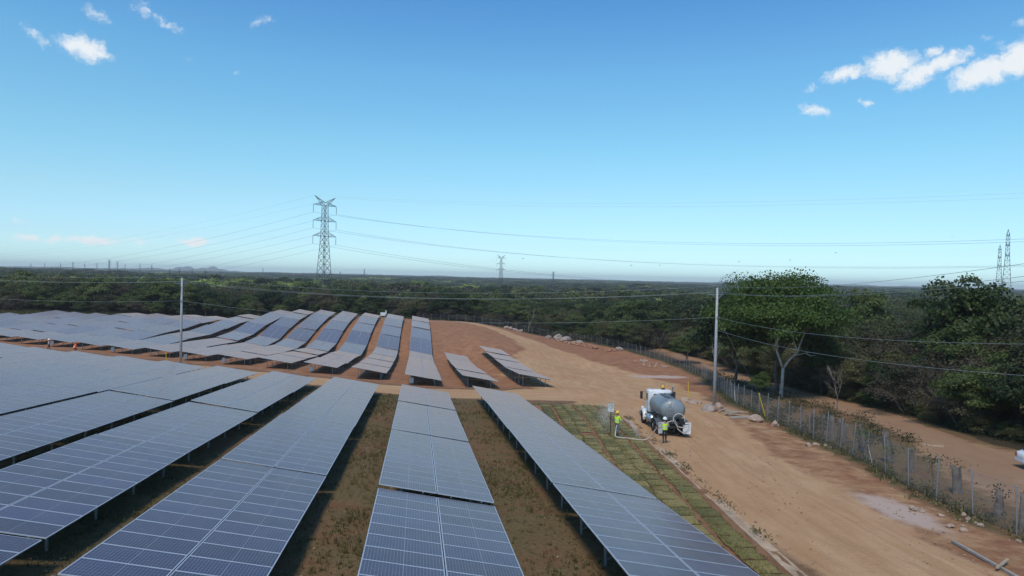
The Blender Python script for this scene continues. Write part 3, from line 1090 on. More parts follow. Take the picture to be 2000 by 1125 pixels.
HERO = [  # hand-set trees: kind, variant, x, y, height, widening, label
    ('dark', 0, 51, 91, 14.5, 1.0, 'tall dark green tree just left of the bright forked tree'),
    ('dark', 1, 47.5, 97, 14.2, 1.0, 'dense dark tree right behind the tall concrete pole'),
    ('dark', 0, 65, 73, 15.0, .92, 'tall dark rounded tree rising below the right-hand pair of pylons'),
    ('dark', 1, 68.6, 75, 12.6, .8, 'dark tree at the right flank of the tall rounded tree'),
    ('mid', 1, 80, 112, 16.2, .62, 'small rounded green tree on the skyline right of the bright tree'),
    ('mid', 0, 55, 86.5, 8.0, .9, 'mid green leafy tree behind the pale forked trunk'),
    ('olive', 0, 57, 57.5, 3.6, .9, 'low olive bush beside the bend of the red track'),
    ('olive', 1, 54.3, 55, 3.2, .8, 'green rounded bush on the inner edge of the red track'),
    ('mid', 2, 42.5, 79.5, 3.4, .8, 'small fresh green bush between fence and pale forked trunk'),
]
HEROPOS = [(h[2], h[3]) for h in HERO]
for (kd, v, x, y, h, w, lab) in HERO:
    plant(kd, v, x, y, h, w, v * 1.3 + x, lab, None)


def hero_tree():
    """bright green spreading tree with a pale forked trunk"""
    t = thing('spreading_tree', 'large bright green spreading tree with a pale forked trunk', 'tree', (46.6, 82, gz(46.6, 82)))
    t.scale = (1.08, 1.08, 1.12)
    mb = MB()
    mb.tube([(0, 0, -.4), (0, .1, .5), (.05, 0, 1.8), (.1, 0, 3.4)], [.28, .21, .18, .17], 9)
    fork = Vector((.1, 0, 3.3))
    arms = [[(-.35, 0, 4.4), (-.75, .2, 5.6), (-.55, .2, 7.0), (-1.2, 0, 9.2)], [(.9, .1, 4.3), (1.9, 0, 5.3), (2.6, .2, 6.9), (3.6, .1, 8.6)]]
    for a in arms:
        mb.tube([fork] + a, [.15, .12, .10, .08, .03], 7)
    subs = [[(-.75, .2, 5.6), (-1.3, -.6, 6.8), (-2.6, -.8, 8.2)], [(-.6, .2, 6.6), (.2, -.2, 7.8), (.5, .2, 9.4)], [(1.9, 0, 5.3), (1.7, .8, 6.8), (1.3, 1.2, 8.6)],
            [(2.6, .2, 6.9), (2.2, -.9, 7.8), (1.9, -1.4, 9.0)], [(1.4, .05, 4.8), (2.6, -.5, 5.2), (3.7, -.6, 5.3)], [(2.6, -.5, 5.2), (3.0, -.9, 4.9), (3.6, -1.0, 5.0)], [(3.0, .15, 7.6), (4.2, .8, 8.2), (5.0, 1.0, 9.4)]]
    for a in subs:
        mb.tube(a, [.07, .045, .018], 5)
    obj('trunk', mb.mesh('hero_trunk', M['bark_pale'], True), t)
    cm, C = crown_mesh('hero_crown', 77, 6.9, 4.5, 9.1, 110, 42000, .155, M['leaf_bright'], -.42, .22)
    o = obj('crown', cm, t, (-.6, .6, 0))


hero_tree()

# slim bare trees at the fence
_slim = twig_mesh('slim_stem', 61, 7.0, .12, 1, M['bark_mid'], .10, 4)


def slim_tree(x, y, h, rot, lab):
    t = thing('leafless_tree', lab, 'tree', (x, y, gz(x, y)), rot, 'slim leafless trees by the fence')
    t.scale = (h / 7, h / 7, h / 7)
    obj('trunk', _slim, t)


slim_tree(43.4, 65, 5.6, .4, 'slim leaning leafless tree between fence and red track, right of the forked trunk')
slim_tree(34.5, 211.5, 9.5, 2.2, 'thin pale leafless trunk behind the fence above the first boulder heap')
slim_tree(54.5, 190, 8, 3.1, 'thin pale leafless trunk behind the fence above the long boulder heap')
slim_tree(62, 150, 7.5, 1.1, 'thin forked leafless trunk at the wood edge left of the concrete pole')
slim_tree(58.5, 128, 7.5, 4.1, 'pale leafless tree at the wood edge nearest the concrete pole')

ZONES = [  # limits in the ratio side/depth as seen from the site, and the words for them
    (-.80, -.47, 'behind the far left of the panel field'), (-.47, -.30, 'behind the panels left of the tall pylon'), (-.30, -.15, 'around the foot of the tall pylon'),
    (-.15, .02, 'behind the crest of the panel hill'), (.02, .14, 'behind the wire fence above the boulders'), (.14, .27, 'behind the fence left of the concrete pole'),
    (.27, .40, 'behind the bright forked tree'), (.40, .55, 'on the bank right of the bright tree'), (.55, .82, 'on the wooded bank above the white car')]


def build_forest():
    A, r = scatter_forest()
    x, y, sp, d, l = A.T
    q = l / d
    n = len(A)
    dt, st, _, _ = polyline(x, y, TRACK)
    df, _, _, _ = polyline(x, y, FENCE)
    edge = np.where((x > 20) & (y < 178), dt - 4, np.where(x > 12, df - 3, polyline(x, y, BACK)[0] - 2))
    f1 = fbm(x, y, 23, 1.7); f2 = fbm(x, y, 61, 4.2); f3 = fbm(x, y, 260, 2.1)
    u = r.random(n)
    key = np.full(n, 'dark', dtype=object); h = np.zeros(n)
    for i in range(n):
        far = d[i] > 300
        zr = q[i]
        if d[i] < 200 and zr > .14:
            if zr > .40:      # dry scrub bank on the right
                e = edge[i]
                if e < 7: key[i] = 'brown' if u[i] < .42 else ('olive' if u[i] < .80 else ('dark' if u[i] < .9 else 'bare')); h[i] = 3.6 + 2.6 * r.random() + .16 * e
                elif e < 22: key[i] = 'brown' if u[i] < .34 else ('bare' if u[i] < .42 else ('olive' if u[i] < .74 else 'dark')); h[i] = 6.0 + 2.6 * r.random() + .12 * e
                else: key[i] = 'brown' if u[i] < .30 else ('olive' if u[i] < .60 else ('bare' if u[i] < .68 else 'dark')); h[i] = 8.2 + 2.6 * r.random()
            elif zr > .27:
                key[i] = 'dark' if u[i] < .45 else ('mid' if u[i] < .65 else ('olive' if u[i] < .85 else 'brown')); h[i] = 9.0 + 3.2 * r.random() + (edge[i] > 8) * 1.0
                if edge[i] < 4: h[i] *= .62
            else:
                key[i] = 'dark' if u[i] < .42 else ('mid' if u[i] < .62 else ('olive' if u[i] < .82 else ('brown' if u[i] < .93 else 'bare'))); h[i] = 9.4 + 3.8 * r.random() + (edge[i] > 10) * 1.2
                if edge[i] < 4: h[i] *= .6
        elif not far:
            v = f1[i] * .5 + u[i]
            key[i] = 'dark' if v > .62 else ('mid' if v > .42 else ('olive' if v > .18 else ('brown' if v > -.1 else 'bare')))
            h[i] = 5.8 + 4.6 * r.random() ** 1.5 + 1.2 * f2[i]
            if edge[i] < 7: h[i] *= .55
        else:
            v = f1[i] * .35 + f2[i] * .45 + .7 * u[i] - .1
            sun_tint = (f3[i] > .42) and (430 < d[i] < 2600)  # noise patches where painted sunlight brightens the far canopy colour
            key[i] = 'fsun_tint' if (sun_tint and u[i] < .6) or u[i] > .992 else ('fdark' if v > .30 else ('fmid' if v > .12 else ('folive' if v > -.02 else 'fbrown')))
            h[i] = 6.0 + 6.0 * r.random() ** 2 + 1.8 * f2[i] + np.clip((d[i] - 900) / 1600, 0, 1) * 1.5
    for (hx, hy) in HEROPOS:
        h[np.hypot(x - hx, y - hy) < 2.3] = 0
    sel = (h > 0)
    vis = sel & (d < 300) & (q > -.78) & (q < .78)
    order = np.argsort(np.where(vis, d / h * np.where(edge < 9, .6, 1.0), 1e9))
    ind = order[:290]
    ind = ind[vis[ind]]
    taken = np.zeros(n, bool); taken[ind] = True
    words = {'dark': 'dark green bushy tree', 'mid': 'mid green leafy tree', 'olive': 'olive bushy tree', 'brown': 'dry brown bush', 'bare': 'grey leafless tree'}
    for c, i in enumerate(ind):
        z = [w for a, b, w in ZONES if a <= q[i] < b] or ['at the edge of the woods']
        k = key[i]
        e = edge[i]
        place = 'in front' if e < 4 else ('behind the front' if e < 9 else ('mid-wood' if e < 18 else 'deep inside'))
        big_ = 'tall ' if h[i] > 10.5 else ('small ' if h[i] < 4.8 else '')
        z_ = z[0]
        plant(k, c, x[i], y[i], h[i], r.uniform(1.0, 1.4), r.uniform(0, 6.28), '%s%s %s, %s' % (big_, words[k], place, z_), '%s %s' % (words[k].replace('bush', 'bushes') if words[k].endswith('bush') else words[k] + 's', z_))
    # everything else: woodland that reads as one mass, instanced on points
    swap = {'dark': 'fdark', 'mid': 'fmid', 'olive': 'folive', 'brown': 'fbrown', 'bare': 'fbrown'}
    rest = sel & ~taken & (q > -.95) & (q < .95)
    k2 = np.array([k if d[i] < 300 else swap.get(k, k) for i, k in enumerate(key)], dtype=object)
    names = {'dark': ('inner_dark_woodland', 'dark green trees filling the woods behind the first lines'), 'mid': ('inner_green_woodland', 'mid green trees filling the woods behind the first lines'), 'olive': ('inner_olive_scrub', 'olive scrub filling the woods behind the first lines'),
             'brown': ('inner_dry_scrub', 'brown scrub filling the woods behind the first lines'), 'bare': ('inner_bare_scrub', 'thin bare scrub filling the woods behind the first lines'), 'fdark': ('dark_woodland', 'dark green woodland stretching to the horizon'), 'fmid': ('green_woodland', 'mid green trees of the far woodland'), 'fsun_tint': ('sun_tinted_woodland', 'far woodland patches with sunlight painted into yellow green leaves'),
             'fbrown': ('dry_woodland', 'brown dry trees of the far woodland'), 'folive': ('olive_woodland', 'olive green scrub of the far woodland')}
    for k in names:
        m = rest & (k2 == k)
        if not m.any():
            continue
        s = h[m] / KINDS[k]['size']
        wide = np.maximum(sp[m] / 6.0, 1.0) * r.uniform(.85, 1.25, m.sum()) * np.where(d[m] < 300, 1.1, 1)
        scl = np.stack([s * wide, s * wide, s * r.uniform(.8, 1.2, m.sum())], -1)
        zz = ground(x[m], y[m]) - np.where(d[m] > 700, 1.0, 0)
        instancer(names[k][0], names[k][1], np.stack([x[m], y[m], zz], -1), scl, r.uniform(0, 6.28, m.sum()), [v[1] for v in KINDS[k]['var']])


def instancer(name, label, P, scl, rot, meshes):
    """one mass of foliage: crowns instanced on points with geometry nodes"""
    me = bpy.data.meshes.new(name)
    me.vertices.add(len(P)); me.vertices.foreach_set('co', np.asarray(P, np.float32).ravel())
    a = me.attributes.new('scl', 'FLOAT_VECTOR', 'POINT'); a.data.foreach_set('vector', np.asarray(scl, np.float32).ravel())
    a = me.attributes.new('rot', 'FLOAT_VECTOR', 'POINT'); a.data.foreach_set('vector', np.stack([0 * rot, 0 * rot, rot], -1).astype(np.float32).ravel())
    o = tag(obj(name, me), label, kind='stuff')
    ng = bpy.data.node_groups.new(name, 'GeometryNodeTree')
    ng.interface.new_socket('Geometry', in_out='INPUT', socket_type='NodeSocketGeometry')
    ng.interface.new_socket('Geometry', in_out='OUTPUT', socket_type='NodeSocketGeometry')
    gi = ng.nodes.new('NodeGroupInput'); go = ng.nodes.new('NodeGroupOutput')
    ip = ng.nodes.new('GeometryNodeInstanceOnPoints')
    ng.links.new(gi.outputs[0], ip.inputs['Points'])
    jn = ng.nodes.new('GeometryNodeGeometryToInstance')
    for i, m_ in enumerate(meshes):
        src = SRC.get(m_.name)
        if src is None:
            src = bpy.data.objects.new('foliage_source', m_)
            SRC[m_.name] = src
        oi = ng.nodes.new('GeometryNodeObjectInfo')
        oi.inputs['Object'].default_value = src
        ng.links.new(oi.outputs['Geometry'], jn.inputs[0])
    ng.links.new(jn.outputs[0], ip.inputs['Instance'])
    ip.inputs['Pick Instance'].default_value = True
    for nm, sock in (('scl', 'Scale'), ('rot', 'Rotation')):
        na = ng.nodes.new('GeometryNodeInputNamedAttribute'); na.data_type = 'FLOAT_VECTOR'; na.inputs['Name'].default_value = nm
        ng.links.new(na.outputs[0], ip.inputs[sock])
    ng.links.new(ip.outputs[0], go.inputs[0])
    md = o.modifiers.new('scatter', 'NODES')
    md.node_group = ng


SRC = {}
build_forest()


def undergrowth():
    """low brush that closes the foot of the wood edge"""
    r = np.random.default_rng(17)
    x = r.uniform(25, 120, 60000); y = r.uniform(40, 240, 60000)
    dt, st, _, _ = polyline(x, y, TRACK); df, _, _, _ = polyline(x, y, FENCE)
    ins = inside(x, y, SITE)
    right = (x > 20) & (y < 178)
    wide = np.interp(y, [20, 45, 52, 60], [6., 4.0, 1.6, 0.])
    e = np.where(right, dt - 2.9 - wide * (y < 62), df - 2.2)
    l, d = cam_coords(x, y)
    k = ~ins & (e > .2) & (e < 17) & ~(right & (st < 0)) & (np.abs(l / d) < .85) & (df > 2)
    x, y, e = x[k], y[k], e[k]
    # thin out to about one per 3 square metres
    cell = {}
    keep = []
    for i in range(len(x)):
        q = (int(x[i] / 1.8), int(y[i] / 1.8))
        if q not in cell:
            cell[q] = 1; keep.append(i)
    x, y, e = x[keep], y[keep], e[keep]
    kd = r.choice(3, len(x), p=[.40, .38, .22])
    for j, (key, nm, lab) in enumerate((('olive', 'olive_undergrowth', 'low olive brush along the foot of the wood edge'), ('brown', 'dry_undergrowth', 'low dry brush along the foot of the wood edge'), ('mid', 'green_undergrowth', 'low green brush along the foot of the wood edge'))):
        m = kd == j
        h = r.uniform(1.2, 3.4, m.sum()) * np.clip(.55 + e[m] / 9, .5, 1.25)
        s = h / KINDS[key]['size']
        instancer(nm, lab, np.stack([x[m], y[m], ground(x[m], y[m]) - h * .12], -1), np.stack([s * 1.2, s * 1.2, s], -1), r.uniform(0, 6.28, m.sum()), [v[1] for v in KINDS[key]['var']])


undergrowth()


# ------------------------------------------------------------------ grass, weeds, stones
def tufts(name, label, P, size, blades, mat_, seed, spread=.16, lean=.5):
    r = np.random.default_rng(seed)
    n = len(P)
    C = np.repeat(P, blades, 0); S = np.repeat(size, blades)
    m = len(C)
    a = r.uniform(0, 6.28, m)
    off = np.stack([np.cos(a), np.sin(a), 0 * a], -1) * (r.random(m) * spread * S / .3)[:, None]
    hgt = S * r.uniform(.5, 1.15, m)
    dr = np.stack([np.cos(a + r.normal(size=m) * .8), np.sin(a + r.normal(size=m) * .8), 0 * a], -1)
    side = np.stack([-dr[:, 1], dr[:, 0], 0 * a], -1)
    w = (.05 * hgt + .006)[:, None]
    b = C + off
    tip = b + dr * (hgt * lean * r.random(m))[:, None] + np.array([0, 0, 1.0]) * hgt[:, None]
    V = np.stack([b - side * w, b + side * w, tip], 1).reshape(-1, 3)
    return tag(obj(name, mesh_np(name, V, np.arange(3 * m).reshape(-1, 3), mat_, k=3)), label, kind='stuff')


def leafy(name, label, P, size, per, mat_, seed, leaf=.055):
    r = np.random.default_rng(seed)
    C = np.repeat(P, per, 0); S = np.repeat(size, per)
    o = r.normal(size=(len(C), 3)) * np.array([.34, .34, 0]) * S[:, None]
    o[:, 2] = r.random(len(C)) ** 1.3 * S
    V, F = leaf_quads(r, C + o, r.normal(size=C.shape) * .5 + np.array([0, 0, .5]), leaf * np.clip(S / .5, .6, 1.6))
    return tag(obj(name, mesh_np(name, V, F, mat_)), label, kind='stuff')


def weeds_and_grass():
    r = np.random.default_rng(21)
    # dry grass between the front rows
    nc = 620
    cx = r.uniform(-34, 11.2, nc); cy_ = r.uniform(12, 74, nc); cr = r.uniform(.25, 1.5, nc) ** 1.4
    ci = r.choice(nc, 70000, p=cr ** 1.6 / (cr ** 1.6).sum())
    x = cx[ci] + r.normal(size=70000) * cr[ci] * .6; y = cy_[ci] + r.normal(size=70000) * cr[ci]
    lone = r.random(70000) < .12
    x = np.where(lone, r.uniform(-34, 11.2, 70000), x); y = np.where(lone, r.uniform(12, 74, 70000), y)
    t = tpos(x, y)
    g = r.uniform(.1, .6, 70000)
    k = (t < 70) & (x < 11.1) & (x > -.56 * y - 4)
    x, y, g = x[k][:30000], y[k][:30000], g[k][:30000]
    z = ground(x, y)
    tufts('dry_grass', 'thin dry grass between the front panel rows', np.stack([x, y, z], -1), r.uniform(.07, .24, len(x)) * np.clip(g + .5, .6, 1.3), 6, M['grass'], 3)
    m = r.random(len(x)) < .35
    leafy('green_weeds', 'small green weeds between the front panel rows', np.stack([x[m], y[m], z[m]], -1), r.uniform(.08, .26, m.sum()), 7, M['weed_light'], 33, .05)
    # weeds along the fence
    P = []
    s = []
    for i in range(len(FENCE) - 1):
        a, b = FENCE[i], FENCE[i + 1]
        ln = math.dist(a, b)
        m = int(ln * (16 if a[1] < 75 else 5))
        u = r.random(m); nx, ny = (b[1] - a[1]) / ln, -(b[0] - a[0]) / ln
        o = r.normal(size=m) * .55 + .15
        P.append(np.stack([a[0] + u * (b[0] - a[0]) + nx * o, a[1] + u * (b[1] - a[1]) + ny * o], -1)); s.append(r.uniform(.25, .75, m))
    P = np.concatenate(P); s = np.concatenate(s)
    tufts('fence_weeds', 'green and straw weeds growing along the wire fence', np.stack([P[:, 0], P[:, 1], ground(P[:, 0], P[:, 1])], -1), s * .62, 4, M['grass'], 4, .3, .9)
    leafy('fence_shrubs', 'low leafy weeds matted along the foot of the wire fence', np.stack([P[:, 0], P[:, 1], ground(P[:, 0], P[:, 1])], -1), s * .72, 12, M['weed'], 14)
    # strip of dry grass behind the hill and undergrowth at the wood edge
    x = r.uniform(-150, 20, 16000); y = r.uniform(200, 246, 16000)
    db, sb, _, _ = polyline(x, y, BACK)
    k = (db < 9) & (tpos(x, y) > 120) & (r.random(16000) < np.where(inside(x, y, SITE), 1 - db / 10, 1))
    tufts('tall_dry_grass', 'straw coloured grass strip behind the panel hill', np.stack([x[k], y[k], ground(x[k], y[k])], -1), r.uniform(.5, 1.3, k.sum()), 7, M['grass'], 5, .5, .6)
    x = r.uniform(28, 70, 26000); y = r.uniform(24, 130, 26000)
    dt, st, _, _ = polyline(x, y, TRACK); ins = inside(x, y, SITE)
    wide = np.interp(y, [20, 45, 52, 60], [6., 4., 1.6, 0.])
    k = ~ins & (((st > 0) & (dt > 2.4 + wide) & (dt < 7.5 + wide)) | ((st < 0) & (dt > 1.9) & (fbm(x, y, 1.7, 1.1) > .1) & (y > 47)))
    leafy('track_side_weeds', 'low weeds and dry shrubs beside the red track', np.stack([x[k], y[k], ground(x[k], y[k])], -1), r.uniform(.15, .8, k.sum()), 11, M['weed'], 6, .07)
    # small stones on bare ground
    n = 9000
    x = np.concatenate([r.uniform(10, 29, n // 2), r.uniform(-30, 50, n // 2)]); y = np.concatenate([r.uniform(18, 62, n // 2), r.uniform(14, 130, n // 2)])
    k = inside(x, y, SITE); x, y = x[k], y[k]
    s = .014 + .06 * r.random(len(x)) ** 5
    c = np.stack([x, y, ground(x, y)], -1)
    base = np.array([[1, 0, 0], [0, 1, 0], [-1, 0, 0], [0, -1, 0], [0, 0, .9], [0, 0, -.5]], float)
    V = c[:, None] + base[None] * s[:, None, None] * r.uniform(.6, 1.3, (len(x), 6, 1))
    fc = np.array([[0, 1, 4], [1, 2, 4], [2, 3, 4], [3, 0, 4], [1, 0, 5], [2, 1, 5], [3, 2, 5], [0, 3, 5]])
    F = (np.arange(len(x))[:, None, None] * 6 + fc[None]).reshape(-1, 3)
    tag(obj('gravel', mesh_np('gravel', V.reshape(-1, 3), F, M['gravel'], k=3)), 'loose small stones strewn over the bare dirt', kind='stuff')


weeds_and_grass()

# ------------------------------------------------------------------ turf, kerb
def turf():
    r = random.Random(8)
    tiles = []
    W_, Lg = .94, 1.30
    bed_dir = None
    for col in range(9):
        y = 17.0 + r.random() * .6
        while y < 66.5:
            kx = float(kerb_x(y))
            u = .56 + col * (W_ + .05) + .24 * ((col + 1) // 2)       # distance in from the kerb
            x = kx - u
            slope = float(kerb_x(y + 1) - kerb_x(y - 1)) / 2
            if x > 10.9 and not (y > 62 and x < 11.6):
                far_gap = r.random() < .02
                if not far_gap:
                    tiles.append((x + r.uniform(-.03, .03), y + Lg / 2, -math.atan(slope) + R_(r.uniform(-5, 5)), r.randrange(6), r.uniform(.88, 1.06)))
            y += Lg + r.uniform(.02, .10)
    meshes = []
    for v in range(6):
        rr = np.random.default_rng(100 + v)
        mb = MB()
        nx, ny = 3, 4
        top = {}
        for j in range(ny + 1):
            for i in range(nx + 1):
                ex = (i / nx - .5) * W_; ey = (j / ny - .5) * Lg
                if i in (0, nx): ex += rr.uniform(-.055, .045)
                if j in (0, ny): ey += rr.uniform(-.06, .05)
                zz = .055 + rr.uniform(-.018, .02) - (.014 if i in (0, nx) or j in (0, ny) else 0)
                top[i, j] = mb.verts([(ex, ey, zz)])
        for j in range(ny):
            for i in range(nx):
                mb.face((top[i, j], top[i + 1, j], top[i + 1, j + 1], top[i, j + 1]), 0)
        ring = [(i, 0) for i in range(nx)] + [(nx, j) for j in range(ny)] + [(i, ny) for i in range(nx, 0, -1)] + [(0, j) for j in range(ny, 0, -1)]
        low = [mb.verts([(mb.v[top[k]][0], mb.v[top[k]][1], -.06)]) for k in ring]
        for k in range(len(ring)):
            n = (k + 1) % len(ring)
            mb.face((low[k], low[n], top[ring[n]], top[ring[k]]), 1)
        meshes.append(mb)
    sodm = leaf_mat('sod_grass', (.120, .105, .022), (.19, .155, .036), (.29, .22, .07), .0, 2.2)
    nt = sodm.node_tree
    b = nt.nodes['Principled BSDF']
    bp = N(nt, 'ShaderNodeBump'); bp.inputs['Strength'].default_value = .9; bp.inputs['Distance'].default_value = .03
    no = N(nt, 'ShaderNodeTexNoise'); no.inputs['Scale'].default_value = 38; no.inputs['Detail'].default_value = 4
    tc = N(nt, 'ShaderNodeTexCoord'); nt.links.new(tc.outputs['Object'], no.inputs['Vector']); nt.links.new(no.outputs['Fac'], bp.inputs['Height']); nt.links.new(bp.outputs[0], b.inputs['Normal'])
    mes = [m.mesh('sod_tile', [sodm, M['soil']], False) for m in meshes]
    root = thing('sod_lawn', 'freshly laid strips of sod tiles between panels and dirt road', 'turf', (14, 40, gz(14, 40)))
    z0 = gz(14, 40)
    tiles.sort(key=lambda q: q[1])
    rest = MB()
    for c, (x, y, a, v, s) in enumerate(tiles):
        if c < 300:
            o = obj('sod_tile', mes[v], root, (x - 14, y - 40, gz(x, y) - z0 + .02))
            o.rotation_euler = (-.061, 0, a); o.scale = (s, s, 1)
        else:
            mt = Matrix.Translation((x - 14, y - 40, gz(x, y) - z0 + .02)) @ Matrix.Rotation(a, 4, 'Z') @ Matrix.Rotation(-.061, 4, 'X')
            i0 = rest.verts([mt @ Vector(q) for q in meshes[v].v])
            for f, m_ in zip(meshes[v].f, meshes[v].m):
                rest.face([i0 + k for k in f], m_)
    if rest.f:
        tag(rest.build('far_sod_tiles', [sodm, M['soil']], root), kind='stuff')
    # short blades on the sod
    rr = np.random.default_rng(9)
    idx = rr.integers(0, len(tiles), 30000)
    T = np.array([(q[0], q[1]) for q in tiles])[idx]
    x = T[:, 0] + rr.uniform(-.5, .5, len(T)); y = T[:, 1] + rr.uniform(-.68, .68, len(T))
    tufts('sod_grass', 'short grass standing on the sod tiles', np.stack([x, y, ground(x, y) + .05], -1), rr.uniform(.03, .10, len(x)), 3, M['weed_light'], 10, .06, .7)


turf()


def kerb():
    r = random.Random(3)
    root = thing('concrete_gutter', 'low broken concrete gutter between the turf and the dirt road', 'gutter', (15, 36, gz(15, 36)))
    z0 = gz(15, 36)
    y = 14.0
    while y < 47:
        ln = r.uniform(1.6, 2.2)
        x0, x1 = float(kerb_x(y)) + .15, float(kerb_x(y + ln)) + .15
        a, b = Vector((x0, y, gz(x0, y))), Vector((x1, y + ln - .03, gz(x1, y + ln)))
        n = Vector(((b - a).y, -(b - a).x, 0)).normalized()
        mb = MB()
        dz = r.uniform(-.05, .0)
        prof = [(0, .07 + dz), (.10, .07 + dz), (.15, .03 + dz), (.42, .01 + dz), (.46, .035 + dz), (.54, .03 + dz), (.56, -.15), (0, -.15)]
        rings = []
        for k in range(3):
            p = a.lerp(b, k / 2)
            rings.append([p + n * u + Vector((r.uniform(-.015, .015), 0, w + r.uniform(-.014, .014))) - Vector((15, 36, z0)) for u, w in prof])
        mb.loft(rings)
        mb.build('gutter_slab', M['kerb'], root)
        y += ln

    rr = np.random.default_rng(55)
    cc = rr.uniform(16, 60, 26)
    y = cc[rr.integers(0, 26, 520)] + rr.normal(size=520) * .55; x = kerb_x(y) + rr.normal(size=520) * .2 + .72
    leafy('gutter_weeds', 'scattered weeds along the concrete gutter', np.stack([x, y, ground(x, y)], -1), rr.uniform(.03, .15, 520), 8, M['weed_light'], 56, .05)


kerb()


# ------------------------------------------------------------------ fence
def chain_fence():
    root = thing('wire_fence', 'long chain link fence with thin grey posts along the dirt track', 'fence', (30.7, 49.2, gz(30.7, 49.2)))
    O = Vector(root.location)
    mb = MB(); mb.tube([(0, 0, -.4), (0, 0, 2.22)], .035, 8); mb.sphere((0, 0, 2.24), .04, 6, 4)
    pm = mb.mesh('fence_post', M['galv'])
    mb2 = MB(); mb2.tube([(0, 0, 1.5), (0, 1.15, -.1)], .025, 6)
    bm = mb2.mesh('stay', M['galv'])
    pts = []
    for i in range(len(FENCE) - 1):
        a, b = Vector(FENCE[i]), Vector(FENCE[i + 1])
        n = max(1, round((b - a).length / 2.9))
        for k in range(n):
            pts.append(a.lerp(b, k / n))
    pts.append(Vector(FENCE[-1]))
    r = random.Random(2)
    net = []; F = []
    wire = MB()
    for i, p in enumerate(pts):
        z = gz(p.x, p.y)
        o = obj('fence_post', pm, root, Vector((p.x, p.y, z)) - O)
        o.rotation_euler = (R_(r.uniform(-4, 4)), R_(r.uniform(-4, 4)), 0); o.scale = (1, 1, r.uniform(.93, 1.08))
        if i in (11, 24):
            q = pts[i + 1]
            for s in (0, math.pi):
                st = obj('stay', bm, root, Vector((p.x, p.y, z)) - O)
                st.rotation_euler = (0, 0, math.atan2(q.y - p.y, q.x - p.x) - math.pi / 2 + s)
        if i == len(pts) - 1:
            break
        q = pts[i + 1]
        zq = gz(q.x, q.y)
        A = Vector((p.x, p.y, z)) - O; B = Vector((q.x, q.y, zq)) - O
        for hh in (2.05, 1.0, .12):
            wire.tube([A + Vector((0, 0, hh)), B + Vector((0, 0, hh))], .006, 3, cap=False)
        ln = (q - p).length
        cell = .11 if p.y < 80 else .2
        hgt = 2.0
        for sg in (1, -1):
            s = -hgt
            while s < ln:
                s0, s1 = s, s + hgt
                u0, u1 = max(s0, 0), min(s1, ln)
                if u1 > u0 + .02:
                    h0 = (u0 - s0); h1 = (u1 - s0)
                    if sg < 0: h0, h1 = hgt - h0, hgt - h1
                    P0 = A.lerp(B, u0 / ln) + Vector((0, 0, .08 + h0)); P1 = A.lerp(B, u1 / ln) + Vector((0, 0, .08 + h1))
                    net.append((P0, P1))
                s += cell
    # chain link as thin three-sided wires
    n = len(net)
    a = np.array([q[0] for q in net]); b = np.array([q[1] for q in net])
    d = b - a; d /= np.linalg.norm(d, axis=1, keepdims=True)
    u = np.cross(d, [0, 0, 1.0]); u /= np.linalg.norm(u, axis=1, keepdims=True); v = np.cross(d, u)
    rad = .0024
    V = np.concatenate([np.stack([e + rad * (u * math.cos(t) + v * math.sin(t)) for t in (0, 2.094, 4.189)], 1) for e in (a, b)], 1).reshape(-1, 3)
    base = np.arange(n)[:, None, None] * 6
    F = (base + np.array([[0, 1, 4, 3], [1, 2, 5, 4], [2, 0, 3, 5]])[None]).reshape(-1, 4)
    tag(obj('chain_link', mesh_np('chain_link', V, F, M['chain']), root), kind='stuff')
    wire.build('line_wire', M['chain'], root)


chain_fence()


